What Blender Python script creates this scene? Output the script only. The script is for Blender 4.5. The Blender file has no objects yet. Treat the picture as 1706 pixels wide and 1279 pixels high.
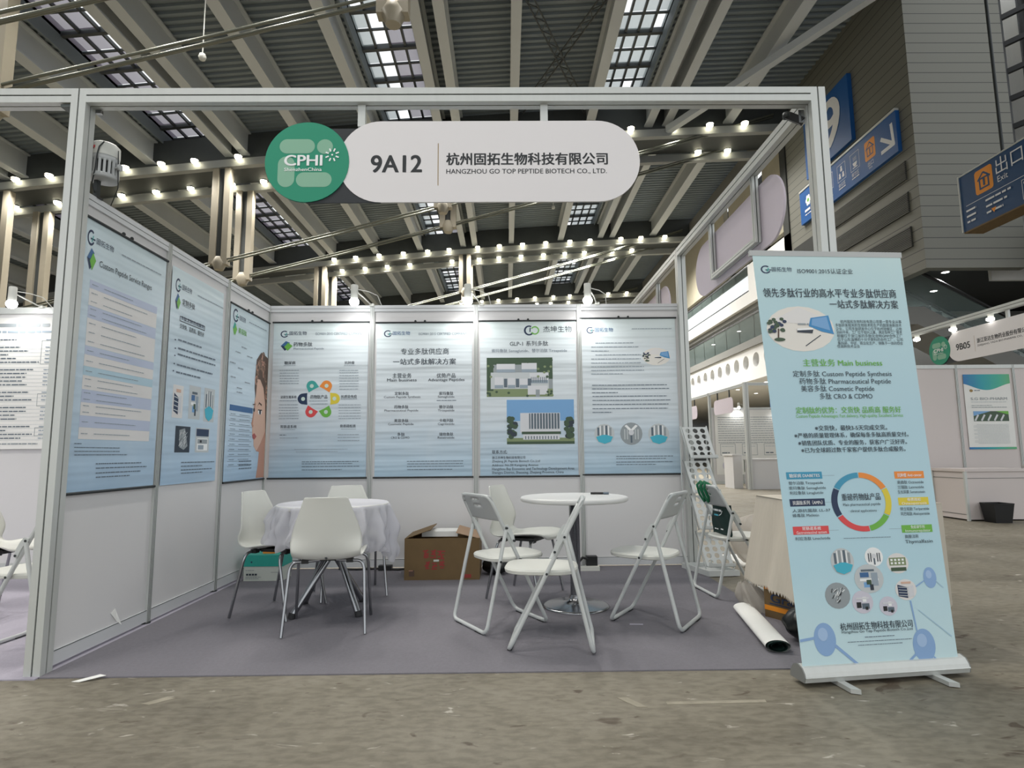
import bpy, math, random
from mathutils import Vector, Matrix

# ------------------------------------------------------------------ camera, sky, light, exposure
SC = bpy.context.scene
COL = SC.collection
random.seed(7)
cam_d = bpy.data.cameras.new('camera')
cam = bpy.data.objects.new('camera', cam_d)
COL.objects.link(cam)
cam_d.sensor_width = 36.0
cam_d.lens = 36.0 * 984.0753 / 1706.0
cam_d.clip_start = 0.05
cam_d.clip_end = 400
_yaw, _pit, _rol = 0.0103, 0.1167, 0.0087
_fw = Vector((math.sin(_yaw) * math.cos(_pit), math.cos(_yaw) * math.cos(_pit), math.sin(_pit)))
_rt0 = Vector((math.cos(_yaw), -math.sin(_yaw), 0))
_up0 = _rt0.cross(_fw)
_rt = _rt0 * math.cos(_rol) - _up0 * math.sin(_rol)
_up = _rt0 * math.sin(_rol) + _up0 * math.cos(_rol)
cam.matrix_world = Matrix(((_rt.x, _up.x, -_fw.x, 2.2875), (_rt.y, _up.y, -_fw.y, -3.038), (_rt.z, _up.z, -_fw.z, 1.0507), (0, 0, 0, 1)))
SC.camera = cam

world = bpy.data.worlds.new('daylight')
SC.world = world
world.use_nodes = True
_bg = world.node_tree.nodes['Background']
_bg.inputs[0].default_value = (0.95, 0.98, 1.0, 1)
_bg.inputs[1].default_value = 0.95

SC.view_settings.view_transform = 'Standard'
SC.view_settings.look = 'None'
SC.view_settings.gamma = 1.0
SC.view_settings.use_curve_mapping = False
SC.view_settings.exposure = 0.34
SC.cycles.use_denoising = True
SC.cycles.max_bounces = 6
SC.cycles.diffuse_bounces = 4
SC.cycles.transparent_max_bounces = 12
SC.cycles.sample_clamp_indirect = 4.0
SC.cycles.caustics_reflective = False
SC.cycles.caustics_refractive = False
P_SPOT = 6.5      # booth spotlights on the wall tops
P_TRUSS = 420.0    # lamps along the roof trusses
P_DOWN = 160.0      # downlights under the gallery

# ------------------------------------------------------------------ materials
def lin(c):
    return tuple(((x / 255.0) / 12.92 if x / 255.0 <= 0.04045 else ((x / 255.0 + 0.055) / 1.055) ** 2.4) for x in c) + (1.0,)
M = {}
def mat(name, rgb, rough=0.5, metal=0.0, var=0.06, scale=6.0, bump=0.0, emit=0.0, spec=0.5, aniso=(1, 1, 1)):
    m = bpy.data.materials.new(name); m.use_nodes = True
    nt = m.node_tree; b = nt.nodes['Principled BSDF']
    b.inputs['Roughness'].default_value = rough
    b.inputs['Metallic'].default_value = metal
    b.inputs['Specular IOR Level'].default_value = spec
    c = lin(rgb)
    if var > 0 or bump > 0:
        tc = nt.nodes.new('ShaderNodeTexCoord'); mp = nt.nodes.new('ShaderNodeMapping'); mp.inputs['Scale'].default_value = aniso
        nz = nt.nodes.new('ShaderNodeTexNoise'); nz.inputs['Scale'].default_value = scale; nz.inputs['Detail'].default_value = 3
        nt.links.new(tc.outputs['Object'], mp.inputs[0]); nt.links.new(mp.outputs[0], nz.inputs['Vector'])
        mx = nt.nodes.new('ShaderNodeMix'); mx.data_type = 'RGBA'
        mx.inputs[6].default_value = tuple(x * (1 - var) for x in c[:3]) + (1,)
        mx.inputs[7].default_value = tuple(min(1, x * (1 + var)) for x in c[:3]) + (1,)
        nt.links.new(nz.outputs['Fac'], mx.inputs[0]); nt.links.new(mx.outputs[2], b.inputs['Base Color'])
        if bump > 0:
            bp = nt.nodes.new('ShaderNodeBump'); bp.inputs['Strength'].default_value = bump; bp.inputs['Distance'].default_value = 0.01
            nt.links.new(nz.outputs['Fac'], bp.inputs['Height']); nt.links.new(bp.outputs[0], b.inputs['Normal'])
    else:
        b.inputs['Base Color'].default_value = c
    if emit > 0:
        b.inputs['Emission Color'].default_value = c; b.inputs['Emission Strength'].default_value = emit
    M[name] = m
    return m

def ramp_mat(name, stops, rough=0.35, axis='Z', length=1.49, noise=0.16, ripple=0.0, nscale=3.0):
    """printed sheet: a colour gradient along the sheet, with pale cloudy marbling and, for loose film, ripples"""
    m = bpy.data.materials.new(name); m.use_nodes = True
    nt = m.node_tree; b = nt.nodes['Principled BSDF']; b.inputs['Roughness'].default_value = rough
    tc = nt.nodes.new('ShaderNodeTexCoord'); sp = nt.nodes.new('ShaderNodeSeparateXYZ')
    nt.links.new(tc.outputs['Object'], sp.inputs[0])
    dv = nt.nodes.new('ShaderNodeMath'); dv.operation = 'DIVIDE'; dv.inputs[1].default_value = length
    nt.links.new(sp.outputs[axis], dv.inputs[0])
    nz = nt.nodes.new('ShaderNodeTexNoise'); nz.inputs['Scale'].default_value = nscale; nz.inputs['Detail'].default_value = 5; nz.inputs['Distortion'].default_value = 1.2
    nt.links.new(tc.outputs['Object'], nz.inputs['Vector'])
    ad = nt.nodes.new('ShaderNodeMath'); ad.operation = 'MULTIPLY_ADD'; ad.inputs[1].default_value = noise; nt.links.new(nz.outputs['Fac'], ad.inputs[0])
    sb = nt.nodes.new('ShaderNodeMath'); sb.operation = 'SUBTRACT'; sb.inputs[1].default_value = noise * 0.5
    nt.links.new(dv.outputs[0], sb.inputs[0]); nt.links.new(sb.outputs[0], ad.inputs[2])
    rp = nt.nodes.new('ShaderNodeValToRGB'); e = rp.color_ramp.elements
    e[0].position = stops[0][0]; e[0].color = lin(stops[0][1]); e[1].position = stops[-1][0]; e[1].color = lin(stops[-1][1])
    for p, c in stops[1:-1]:
        x = e.new(p); x.color = lin(c)
    nt.links.new(ad.outputs[0], rp.inputs[0]); nt.links.new(rp.outputs[0], b.inputs['Base Color'])
    if ripple > 0:
        mp = nt.nodes.new('ShaderNodeMapping'); mp.inputs['Scale'].default_value = (0.35, 0.35, 5.0)
        n2 = nt.nodes.new('ShaderNodeTexNoise'); n2.inputs['Scale'].default_value = 1.6; n2.inputs['Detail'].default_value = 2
        nt.links.new(tc.outputs['Object'], mp.inputs[0]); nt.links.new(mp.outputs[0], n2.inputs['Vector'])
        bp = nt.nodes.new('ShaderNodeBump'); bp.inputs['Strength'].default_value = ripple; bp.inputs['Distance'].default_value = 0.03
        nt.links.new(n2.outputs['Fac'], bp.inputs['Height']); nt.links.new(bp.outputs[0], b.inputs['Normal'])
    M[name] = m

def thin_mat(name, rgb, alpha, rough=0.1, trans=False):
    """thin clear or translucent sheet: part transparent, part surface"""
    m = bpy.data.materials.new(name); m.use_nodes = True
    nt = m.node_tree; b = nt.nodes['Principled BSDF']; out = nt.nodes['Material Output']
    b.inputs['Base Color'].default_value = lin(rgb); b.inputs['Roughness'].default_value = rough
    src = b.outputs[0]
    if trans:
        tl = nt.nodes.new('ShaderNodeBsdfTranslucent'); tl.inputs[0].default_value = lin(rgb)
        m2 = nt.nodes.new('ShaderNodeMixShader'); m2.inputs[0].default_value = 0.5
        nt.links.new(b.outputs[0], m2.inputs[1]); nt.links.new(tl.outputs[0], m2.inputs[2]); src = m2.outputs[0]
    t = nt.nodes.new('ShaderNodeBsdfTransparent'); t.inputs[0].default_value = (1, 1, 1, 1)
    mx = nt.nodes.new('ShaderNodeMixShader')
    nz = nt.nodes.new('ShaderNodeTexNoise'); nz.inputs['Scale'].default_value = 4
    mr = nt.nodes.new('ShaderNodeMapRange'); mr.inputs[3].default_value = max(0, alpha - 0.06); mr.inputs[4].default_value = min(1, alpha + 0.06)
    nt.links.new(nz.outputs['Fac'], mr.inputs[0]); nt.links.new(mr.outputs[0], mx.inputs[0])
    nt.links.new(t.outputs[0], mx.inputs[1]); nt.links.new(src, mx.inputs[2]); nt.links.new(mx.outputs[0], out.inputs[0])
    M[name] = m

def floor_mat():
    m = bpy.data.materials.new('concrete_floor'); m.use_nodes = True
    nt = m.node_tree; b = nt.nodes['Principled BSDF']; tc = nt.nodes.new('ShaderNodeTexCoord')
    def noise(scale, detail, sc=(1, 1, 1), dist=0.0):
        mp = nt.nodes.new('ShaderNodeMapping'); mp.inputs['Scale'].default_value = sc
        n = nt.nodes.new('ShaderNodeTexNoise'); n.inputs['Scale'].default_value = scale; n.inputs['Detail'].default_value = detail; n.inputs['Distortion'].default_value = dist
        nt.links.new(tc.outputs['Object'], mp.inputs[0]); nt.links.new(mp.outputs[0], n.inputs['Vector']); return n.outputs['Fac']
    def ramp(fac, stops):
        r = nt.nodes.new('ShaderNodeValToRGB'); e = r.color_ramp.elements
        e[0].position, e[0].color = stops[0][0], lin(stops[0][1]); e[1].position, e[1].color = stops[-1][0], lin(stops[-1][1])
        for p, c in stops[1:-1]:
            x = e.new(p); x.color = lin(c)
        nt.links.new(fac, r.inputs[0]); return r.outputs[0]
    def mix(f, a, c):
        x = nt.nodes.new('ShaderNodeMix'); x.data_type = 'RGBA'; nt.links.new(f, x.inputs[0]); nt.links.new(a, x.inputs[6]); nt.links.new(c, x.inputs[7]); return x.outputs[2]
    base = ramp(noise(1.1, 8, (1, 1.6, 1), 0.6), [(0.32, (96, 90, 76)), (0.5, (119, 113, 98)), (0.7, (138, 132, 118))])
    fine = ramp(noise(14, 8, (1, 2.2, 1), 0.3), [(0.35, (86, 79, 66)), (0.6, (134, 128, 113))])
    k = nt.nodes.new('ShaderNodeValue'); k.outputs[0].default_value = 0.42
    c1 = mix(k.outputs[0], base, fine)
    scuff = nt.nodes.new('ShaderNodeMapRange'); scuff.inputs[1].default_value = 0.665; scuff.inputs[2].default_value = 0.72
    nt.links.new(noise(7.0, 5, (0.8, 2.4, 1), 1.0), scuff.inputs[0])
    pale = nt.nodes.new('ShaderNodeRGB'); pale.outputs[0].default_value = lin((178, 172, 160))
    c2 = mix(scuff.outputs[0], c1, pale.outputs[0])
    dark = nt.nodes.new('ShaderNodeMapRange'); dark.inputs[1].default_value = 0.36; dark.inputs[2].default_value = 0.30
    nt.links.new(noise(4.5, 7, (1, 2, 1), 1.6), dark.inputs[0])
    dk = nt.nodes.new('ShaderNodeRGB'); dk.outputs[0].default_value = lin((84, 73, 60))
    c3 = mix(dark.outputs[0], c2, dk.outputs[0])
    nt.links.new(c3, b.inputs['Base Color'])
    rr = nt.nodes.new('ShaderNodeMapRange'); rr.inputs[3].default_value = 0.42; rr.inputs[4].default_value = 0.7
    nt.links.new(noise(3, 4), rr.inputs[0]); nt.links.new(rr.outputs[0], b.inputs['Roughness'])
    bp = nt.nodes.new('ShaderNodeBump'); bp.inputs['Strength'].default_value = 0.25; bp.inputs['Distance'].default_value = 0.01
    nt.links.new(noise(22, 6), bp.inputs['Height']); nt.links.new(bp.outputs[0], b.inputs['Normal'])
    M['concrete_floor'] = m

floor_mat()
mat('carpet_grey', (122, 120, 126), 0.95, var=0.10, scale=60, bump=0.35, spec=0.1)
mat('carpet_lilac', (172, 168, 180), 0.95, var=0.08, scale=60, bump=0.3, spec=0.1)
mat('aluminium', (200, 203, 200), 0.38, 0.25, var=0.05, scale=30, aniso=(1, 1, 0.05))
mat('rail_white', (208, 210, 212), 0.45, 0.05, var=0.02)
mat('aluminium_dark', (92, 98, 96), 0.5, 0.4, var=0.05)
mat('wall_panel', (217, 216, 216), 0.5, var=0.02, scale=1.5)
mat('panel_warm', (212, 203, 200), 0.5, var=0.02, scale=1.5)
mat('black_plastic', (22, 23, 24), 0.45, var=0.1)
mat('dark_metal', (52, 56, 57), 0.5, 0.3, var=0.1)
mat('chrome', (158, 160, 163), 0.2, 1.0, var=0.03)
mat('steel_rod', (104, 106, 96), 0.4, 0.6, var=0.1)
mat('white_plastic', (214, 215, 208), 0.38, var=0.02)
mat('cream_plastic', (228, 224, 208), 0.4, var=0.02)
mat('white_lacquer', (198, 202, 201), 0.35, var=0.03)
mat('chair_back_grey', (184, 187, 187), 0.45, var=0.03)  # backrest grey includes the shade on the chairs' rear; plain grey on fittings
mat('table_white', (222, 222, 220), 0.35, var=0.02)
mat('rubber', (44, 44, 46), 0.7, var=0.1)
thin_mat('cloth_film', (236, 236, 242), 0.82, 0.4, True)
thin_mat('bag_film', (214, 208, 200), 0.72, 0.3, True)
thin_mat('clear_glass', (214, 226, 224), 0.10, 0.05)
thin_mat('rail_glass', (176, 196, 192), 0.2, 0.05)
thin_mat('sky_pane', (235, 238, 240), 0.08, 0.1)
thin_mat('shade_pane', (118, 108, 122), 0.80, 0.5, True)
thin_mat('frost_pane', (168, 180, 180), 0.72, 0.4, True)
mat('cardboard', (112, 91, 60), 0.8, var=0.14, scale=9)
mat('cardboard_inner', (166, 138, 112), 0.8, var=0.08)
mat('teal_card', (42, 164, 150), 0.55, var=0.05)
mat('white_card', (206, 212, 204), 0.6, var=0.04)
mat('beige_cloth', (200, 192, 178), 0.9, var=0.06, scale=40, bump=0.2, aniso=(1, 1, 0.1))
mat('dark_green_fabric', (8, 44, 40), 0.8, var=0.15, scale=30)
mat('green_strap', (10, 102, 66), 0.7, var=0.1)
mat('bin_bag', (12, 16, 17), 0.35, var=0.2)
mat('tape_residue', (150, 144, 128), 0.8, var=.25, scale=25)
mat('paper', (236, 236, 232), 0.7, var=0.02)
mat('roof_deck', (118, 128, 134), 0.6, 0.1, var=0.08, scale=0.6)
mat('girder_paint', (184, 189, 192), 0.5, var=0.05, scale=1.0)
mat('truss_dark', (64, 68, 68), 0.6, var=0.1)
mat('rail_paint', (146, 149, 147), 0.5, var=0.05)
mat('post_paint', (150, 143, 127), 0.5, var=0.05)
mat('mullion', (70, 74, 76), 0.5, 0.3, var=0.1)
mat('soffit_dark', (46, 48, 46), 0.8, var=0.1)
mat('gallery_white', (226, 226, 224), 0.5, var=0.02)
mat('gallery_grey', (120, 120, 116), 0.6, var=0.05)
mat('cream_wall', (176, 170, 150), 0.7, var=0.05)
mat('hall_grey', (128, 130, 128), 0.7, var=0.06)
mat('lamp_glow', (255, 246, 214), 0.4, var=0, emit=14.0)
mat('spot_glow', (255, 255, 255), 0.4, var=0, emit=16.0)
mat('down_glow', (255, 252, 244), 0.4, var=0, emit=7.0)
mat('sign_blue', (22, 84, 150), 0.45, var=0.03)
mat('sign_navy', (20, 66, 112), 0.45, var=0.04)
mat('sign_orange', (238, 150, 40), 0.5, var=0.02)
mat('sign_white', (228, 230, 234), 0.5, var=0.01)
mat('sign_lilac', (212, 202, 212), 0.55, var=0.02)
mat('sign_pale', (228, 225, 226), 0.55, var=0.01)
mat('sign_green', (14, 140, 108), 0.5, var=0.03, scale=3)
mat('sign_mint', (132, 180, 154), 0.5, var=0.03)
mat('sign_black', (38, 42, 46), 0.6, var=0.04)
INK = dict(inkline=(104, 118, 132), greyline=(150, 162, 172), ink=(44, 54, 66), grey=(120, 134, 146), navy=(34, 52, 84), blue=(62, 104, 152), green=(112, 182, 72), white=(242, 244, 244), white60=(206, 224, 214), lilac=(190, 200, 222), cream=(226, 224, 222),
           cyanp=(182, 210, 224), teal=(66, 168, 160), tealb=(64, 152, 186), orange=(238, 144, 60), yellow=(224, 204, 62), red=(222, 76, 78), ball=(142, 176, 218), ball2=(168, 196, 230), ball3=(172, 204, 222),
           skin=(214, 178, 158), skin2=(190, 142, 122), hair=(86, 66, 54), hair2=(134, 108, 90), lip=(172, 88, 84), black=(30, 32, 34), sky=(120, 168, 214), sky2=(190, 208, 222), tree=(62, 84, 62), grass=(128, 144, 104),
           bld=(214, 216, 220), bld2=(150, 164, 176), bld3=(92, 106, 118), aqua=(70, 180, 204), steel=(150, 158, 162), steel2=(196, 202, 204), floorw=(230, 226, 218), screen=(60, 140, 196), darkgold=(150, 122, 60), redprint=(148, 52, 48), lavender=(206, 204, 216))
for k_, c_ in INK.items():
    mat('ink_' + k_, c_, 0.45, var=0)
ramp_mat('poster_film', [(0.0, (170, 197, 215)), (0.14, (186, 206, 220)), (0.40, (212, 221, 227)), (0.8, (218, 227, 231)), (1.0, (218, 230, 230))], 0.28, ripple=0.9)
ramp_mat('poster_film_blue', [(0.0, (168, 196, 220)), (0.3, (194, 213, 228)), (0.8, (204, 221, 230)), (1.0, (210, 226, 231))], 0.30, ripple=0.6)
ramp_mat('banner_film', [(0.0, (208, 232, 236)), (0.25, (184, 218, 230)), (0.6, (180, 212, 224)), (0.9, (186, 216, 222)), (1.0, (196, 222, 224))], 0.4, length=2.05, noise=0.1)

ramp_mat('wave_print', [(0.0, (30, 110, 178)), (0.4, (26, 156, 170)), (0.75, (60, 176, 150)), (1.0, (96, 176, 120))], 0.4, axis='X', length=.8, noise=.25)

def cladding_mat():
    m = bpy.data.materials.new('cladding'); m.use_nodes = True
    nt = m.node_tree; b = nt.nodes['Principled BSDF']; b.inputs['Roughness'].default_value = 0.55; b.inputs['Metallic'].default_value = 0.15
    tc = nt.nodes.new('ShaderNodeTexCoord'); sp = nt.nodes.new('ShaderNodeSeparateXYZ'); nt.links.new(tc.outputs['Object'], sp.inputs[0])
    fr = nt.nodes.new('ShaderNodeMath'); fr.operation = 'FRACT'
    mu = nt.nodes.new('ShaderNodeMath'); mu.operation = 'MULTIPLY'; mu.inputs[1].default_value = 1 / 0.262
    nt.links.new(sp.outputs['Z'], mu.inputs[0]); nt.links.new(mu.outputs[0], fr.inputs[0])
    lt = nt.nodes.new('ShaderNodeMath'); lt.operation = 'LESS_THAN'; lt.inputs[1].default_value = 0.07; nt.links.new(fr.outputs[0], lt.inputs[0])
    mx = nt.nodes.new('ShaderNodeMix'); mx.data_type = 'RGBA'; mx.inputs[6].default_value = lin((114, 114, 106)); mx.inputs[7].default_value = lin((58, 60, 58))
    nt.links.new(lt.outputs[0], mx.inputs[0]); nt.links.new(mx.outputs[2], b.inputs['Base Color'])
    M['cladding'] = m
cladding_mat()

def stripe_mat(name, c1, c2, period, duty, axis='Z'):
    m = bpy.data.materials.new(name); m.use_nodes = True
    nt = m.node_tree; b = nt.nodes['Principled BSDF']; b.inputs['Roughness'].default_value = 0.7
    tc = nt.nodes.new('ShaderNodeTexCoord'); sp = nt.nodes.new('ShaderNodeSeparateXYZ'); nt.links.new(tc.outputs['Object'], sp.inputs[0])
    mu = nt.nodes.new('ShaderNodeMath'); mu.operation = 'MULTIPLY'; mu.inputs[1].default_value = 1 / period; nt.links.new(sp.outputs[axis], mu.inputs[0])
    fr = nt.nodes.new('ShaderNodeMath'); fr.operation = 'FRACT'; nt.links.new(mu.outputs[0], fr.inputs[0])
    lt = nt.nodes.new('ShaderNodeMath'); lt.operation = 'LESS_THAN'; lt.inputs[1].default_value = duty; nt.links.new(fr.outputs[0], lt.inputs[0])
    mx = nt.nodes.new('ShaderNodeMix'); mx.data_type = 'RGBA'; mx.inputs[6].default_value = lin(c1); mx.inputs[7].default_value = lin(c2)
    nt.links.new(lt.outputs[0], mx.inputs[0]); nt.links.new(mx.outputs[2], b.inputs['Base Color']); M[name] = m
stripe_mat('vent_louvre', (84, 86, 82), (52, 54, 52), 0.05, 0.5)

# ------------------------------------------------------------------ mesh helpers
class MB:
    def __init__(s):
        s.v = []; s.f = []; s.mi = []; s.sm = []; s.mats = []
    def mid(s, m):
        if m not in s.mats: s.mats.append(m)
        return s.mats.index(m)
    def add(s, vs, fs, m, smooth=False):
        o = len(s.v); k = s.mid(m); s.v += [tuple(p) for p in vs]
        for f in fs:
            s.f.append(tuple(i + o for i in f)); s.mi.append(k); s.sm.append(smooth)
    def poly(s, pts, m): s.add(pts, [tuple(range(len(pts)))], m)
    def box(s, a, b, m):
        x0, y0, z0 = a; x1, y1, z1 = b
        s.add([(x0, y0, z0), (x1, y0, z0), (x1, y1, z0), (x0, y1, z0), (x0, y0, z1), (x1, y0, z1), (x1, y1, z1), (x0, y1, z1)],
              [(0, 3, 2, 1), (4, 5, 6, 7), (0, 1, 5, 4), (1, 2, 6, 5), (2, 3, 7, 6), (3, 0, 4, 7)], m)
    def bar(s, p, q, w, h, m, up=(0, 0, 1)):
        """rectangular bar from p to q; w across, h along up"""
        p, q = Vector(p), Vector(q); d = (q - p).normalized(); u = Vector(up)
        if abs(d.dot(u)) > 0.98: u = Vector((0, 1, 0))
        a = d.cross(u).normalized() * (w / 2); b = a.cross(d).normalized() * (h / 2)
        vs = [e + sa * a + sb * b for e in (p, q) for sa, sb in ((-1, -1), (1, -1), (1, 1), (-1, 1))]
        s.add(vs, [(0, 1, 2, 3), (7, 6, 5, 4), (0, 4, 5, 1), (1, 5, 6, 2), (2, 6, 7, 3), (3, 7, 4, 0)], m)
    def tube(s, path, r, m, n=10, closed=False, cap=True, flat=1.0):
        path = [Vector(p) for p in path]; N = len(path); rings = []
        rr = r if isinstance(r, (list, tuple)) else [r] * N
        ref = None
        for i, p in enumerate(path):
            if closed: d = (path[(i + 1) % N] - path[i - 1]).normalized()
            else: d = (path[min(i + 1, N - 1)] - path[max(i - 1, 0)]).normalized()
            if ref is None:
                ref = Vector((0, 0, 1)) if abs(d.z) < 0.9 else Vector((1, 0, 0))
            a = (ref - d * ref.dot(d)).normalized(); b = d.cross(a); ref = a
            rings.append([p + a * (rr[i] * math.cos(2 * math.pi * k / n)) + b * (rr[i] * flat * math.sin(2 * math.pi * k / n)) for k in range(n)])
        vs = [v for ring in rings for v in ring]; fs = []
        for i in range(N if closed else N - 1):
            j = (i + 1) % N
            for k in range(n):
                fs.append((i * n + k, i * n + (k + 1) % n, j * n + (k + 1) % n, j * n + k))
        s.add(vs, fs, m, True)
        if cap and not closed:
            s.add(rings[0], [tuple(reversed(range(n)))], m); s.add(rings[-1], [tuple(range(n))], m)
    def lathe(s, prof, c, m, n=32, smooth=True, sx=1.0, sy=1.0):
        vs = []; fs = []
        for r, z in prof:
            for k in range(n):
                t = 2 * math.pi * k / n; vs.append((c[0] + sx * r * math.cos(t), c[1] + sy * r * math.sin(t), c[2] + z))
        for i in range(len(prof) - 1):
            for k in range(n):
                fs.append((i * n + k, i * n + (k + 1) % n, (i + 1) * n + (k + 1) % n, (i + 1) * n + k))
        s.add(vs, fs, m, smooth)
        for i, rev in ((0, True), (len(prof) - 1, False)):
            if prof[i][0] > 1e-4:
                ring = vs[i * n:(i + 1) * n]; s.add(ring, [tuple(reversed(range(n))) if rev else tuple(range(n))], m)
    def grid(s, fn, nu, nv, m, smooth=True, closed_u=False):
        vs = [fn(i / nu, j / nv) for j in range(nv + 1) for i in range(nu + (0 if closed_u else 1))]
        w = nu if closed_u else nu + 1; fs = []
        for j in range(nv):
            for i in range(nu):
                k = (i + 1) % w
                fs.append((j * w + i, j * w + k, (j + 1) * w + k, (j + 1) * w + i))
        s.add(vs, fs, m, smooth)
    def prism(s, pts, d, m, cap=True):
        """closed outline pts (3-D, in order) pushed along vector d"""
        n = len(pts); d = Vector(d); A = [Vector(p) for p in pts]; B = [p + d for p in A]
        s.add(A + B, [(i, (i + 1) % n, n + (i + 1) % n, n + i) for i in range(n)], m)
        if cap:
            s.add(A, [tuple(reversed(range(n)))], m); s.add(B, [tuple(range(n))], m)
    def weld(s):
        key = {}; mp = []; nv = []
        for p in s.v:
            k = tuple(round(c, 5) for c in p)
            if k not in key: key[k] = len(nv); nv.append(p)
            mp.append(key[k])
        keep = [i for i, f in enumerate(s.f) if len({mp[j] for j in f}) == len(f)]
        s.f = [tuple(mp[j] for j in s.f[i]) for i in keep]; s.mi = [s.mi[i] for i in keep]; s.sm = [s.sm[i] for i in keep]; s.v = nv
    def build(s, name, parent=None, local=False, solid=0.0, sub=0, bevel=0.0, offset=0.0):
        if solid: s.weld()
        me = bpy.data.meshes.new(name)
        off = Vector((0, 0, 0)) if (local or parent is None) else world_loc(parent)
        me.from_pydata([tuple(Vector(p) - off) for p in s.v], [], s.f)
        for k in s.mats: me.materials.append(M[k])
        me.polygons.foreach_set('material_index', s.mi); me.polygons.foreach_set('use_smooth', s.sm); me.update()
        o = bpy.data.objects.new(name, me); COL.objects.link(o)
        if parent is not None: o.parent = parent
        if sub:
            x = o.modifiers.new('smooth', 'SUBSURF'); x.levels = sub; x.render_levels = sub
        if solid:
            x = o.modifiers.new('thickness', 'SOLIDIFY'); x.thickness = solid; x.offset = offset
        if bevel:
            x = o.modifiers.new('edges', 'BEVEL'); x.width = bevel; x.segments = 2; x.limit_method = 'ANGLE'
        return o

def world_loc(o):
    v = Vector((0, 0, 0))
    while o is not None:
        v = v + o.location; o = o.parent
    return v

def thing(name, label=None, cat=None, loc=(0, 0, 0), rz=0.0, group=None, kind=None):
    o = bpy.data.objects.new(name, None); COL.objects.link(o); o.empty_display_size = 0.1
    o.location = loc; o.rotation_euler = (0, 0, rz)
    return tag(o, label, cat, group, kind)
def tag(o, label=None, cat=None, group=None, kind=None):
    if label: o['label'] = label
    if cat: o['category'] = cat
    if group: o['group'] = group
    if kind: o['kind'] = kind
    return o
def dup(root, label=None, loc=None, rz=None, group=None):
    """a copy of a thing with its parts and their sub-parts"""
    def rec(o, par):
        c = o.copy(); COL.objects.link(c)
        if par is not None: c.parent = par
        for ch in [x for x in COL.objects if x.parent == o]: rec(ch, c)
        return c
    r = rec(root, None)
    if loc is not None: r.location = loc
    if rz is not None: r.rotation_euler = (0, 0, rz)
    if label: r['label'] = label
    if group: r['group'] = group
    return r

_tc = {}
def text_mesh(txt, bold):
    k = (txt, bold)
    if k not in _tc:
        c = bpy.data.curves.new('lettering', 'FONT'); c.body = txt; c.size = 1.0; c.resolution_u = 5 if len(txt) <= 6 else 2
        o = bpy.data.objects.new('lettering', c); me = bpy.data.meshes.new_from_object(o)
        vs = [(v.co.x, v.co.y) for v in me.vertices]; fs = [tuple(p.vertices) for p in me.polygons]
        bpy.data.objects.remove(o); bpy.data.curves.remove(c); bpy.data.meshes.remove(me)
        _tc[k] = (vs, fs)
    return _tc[k]

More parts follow.
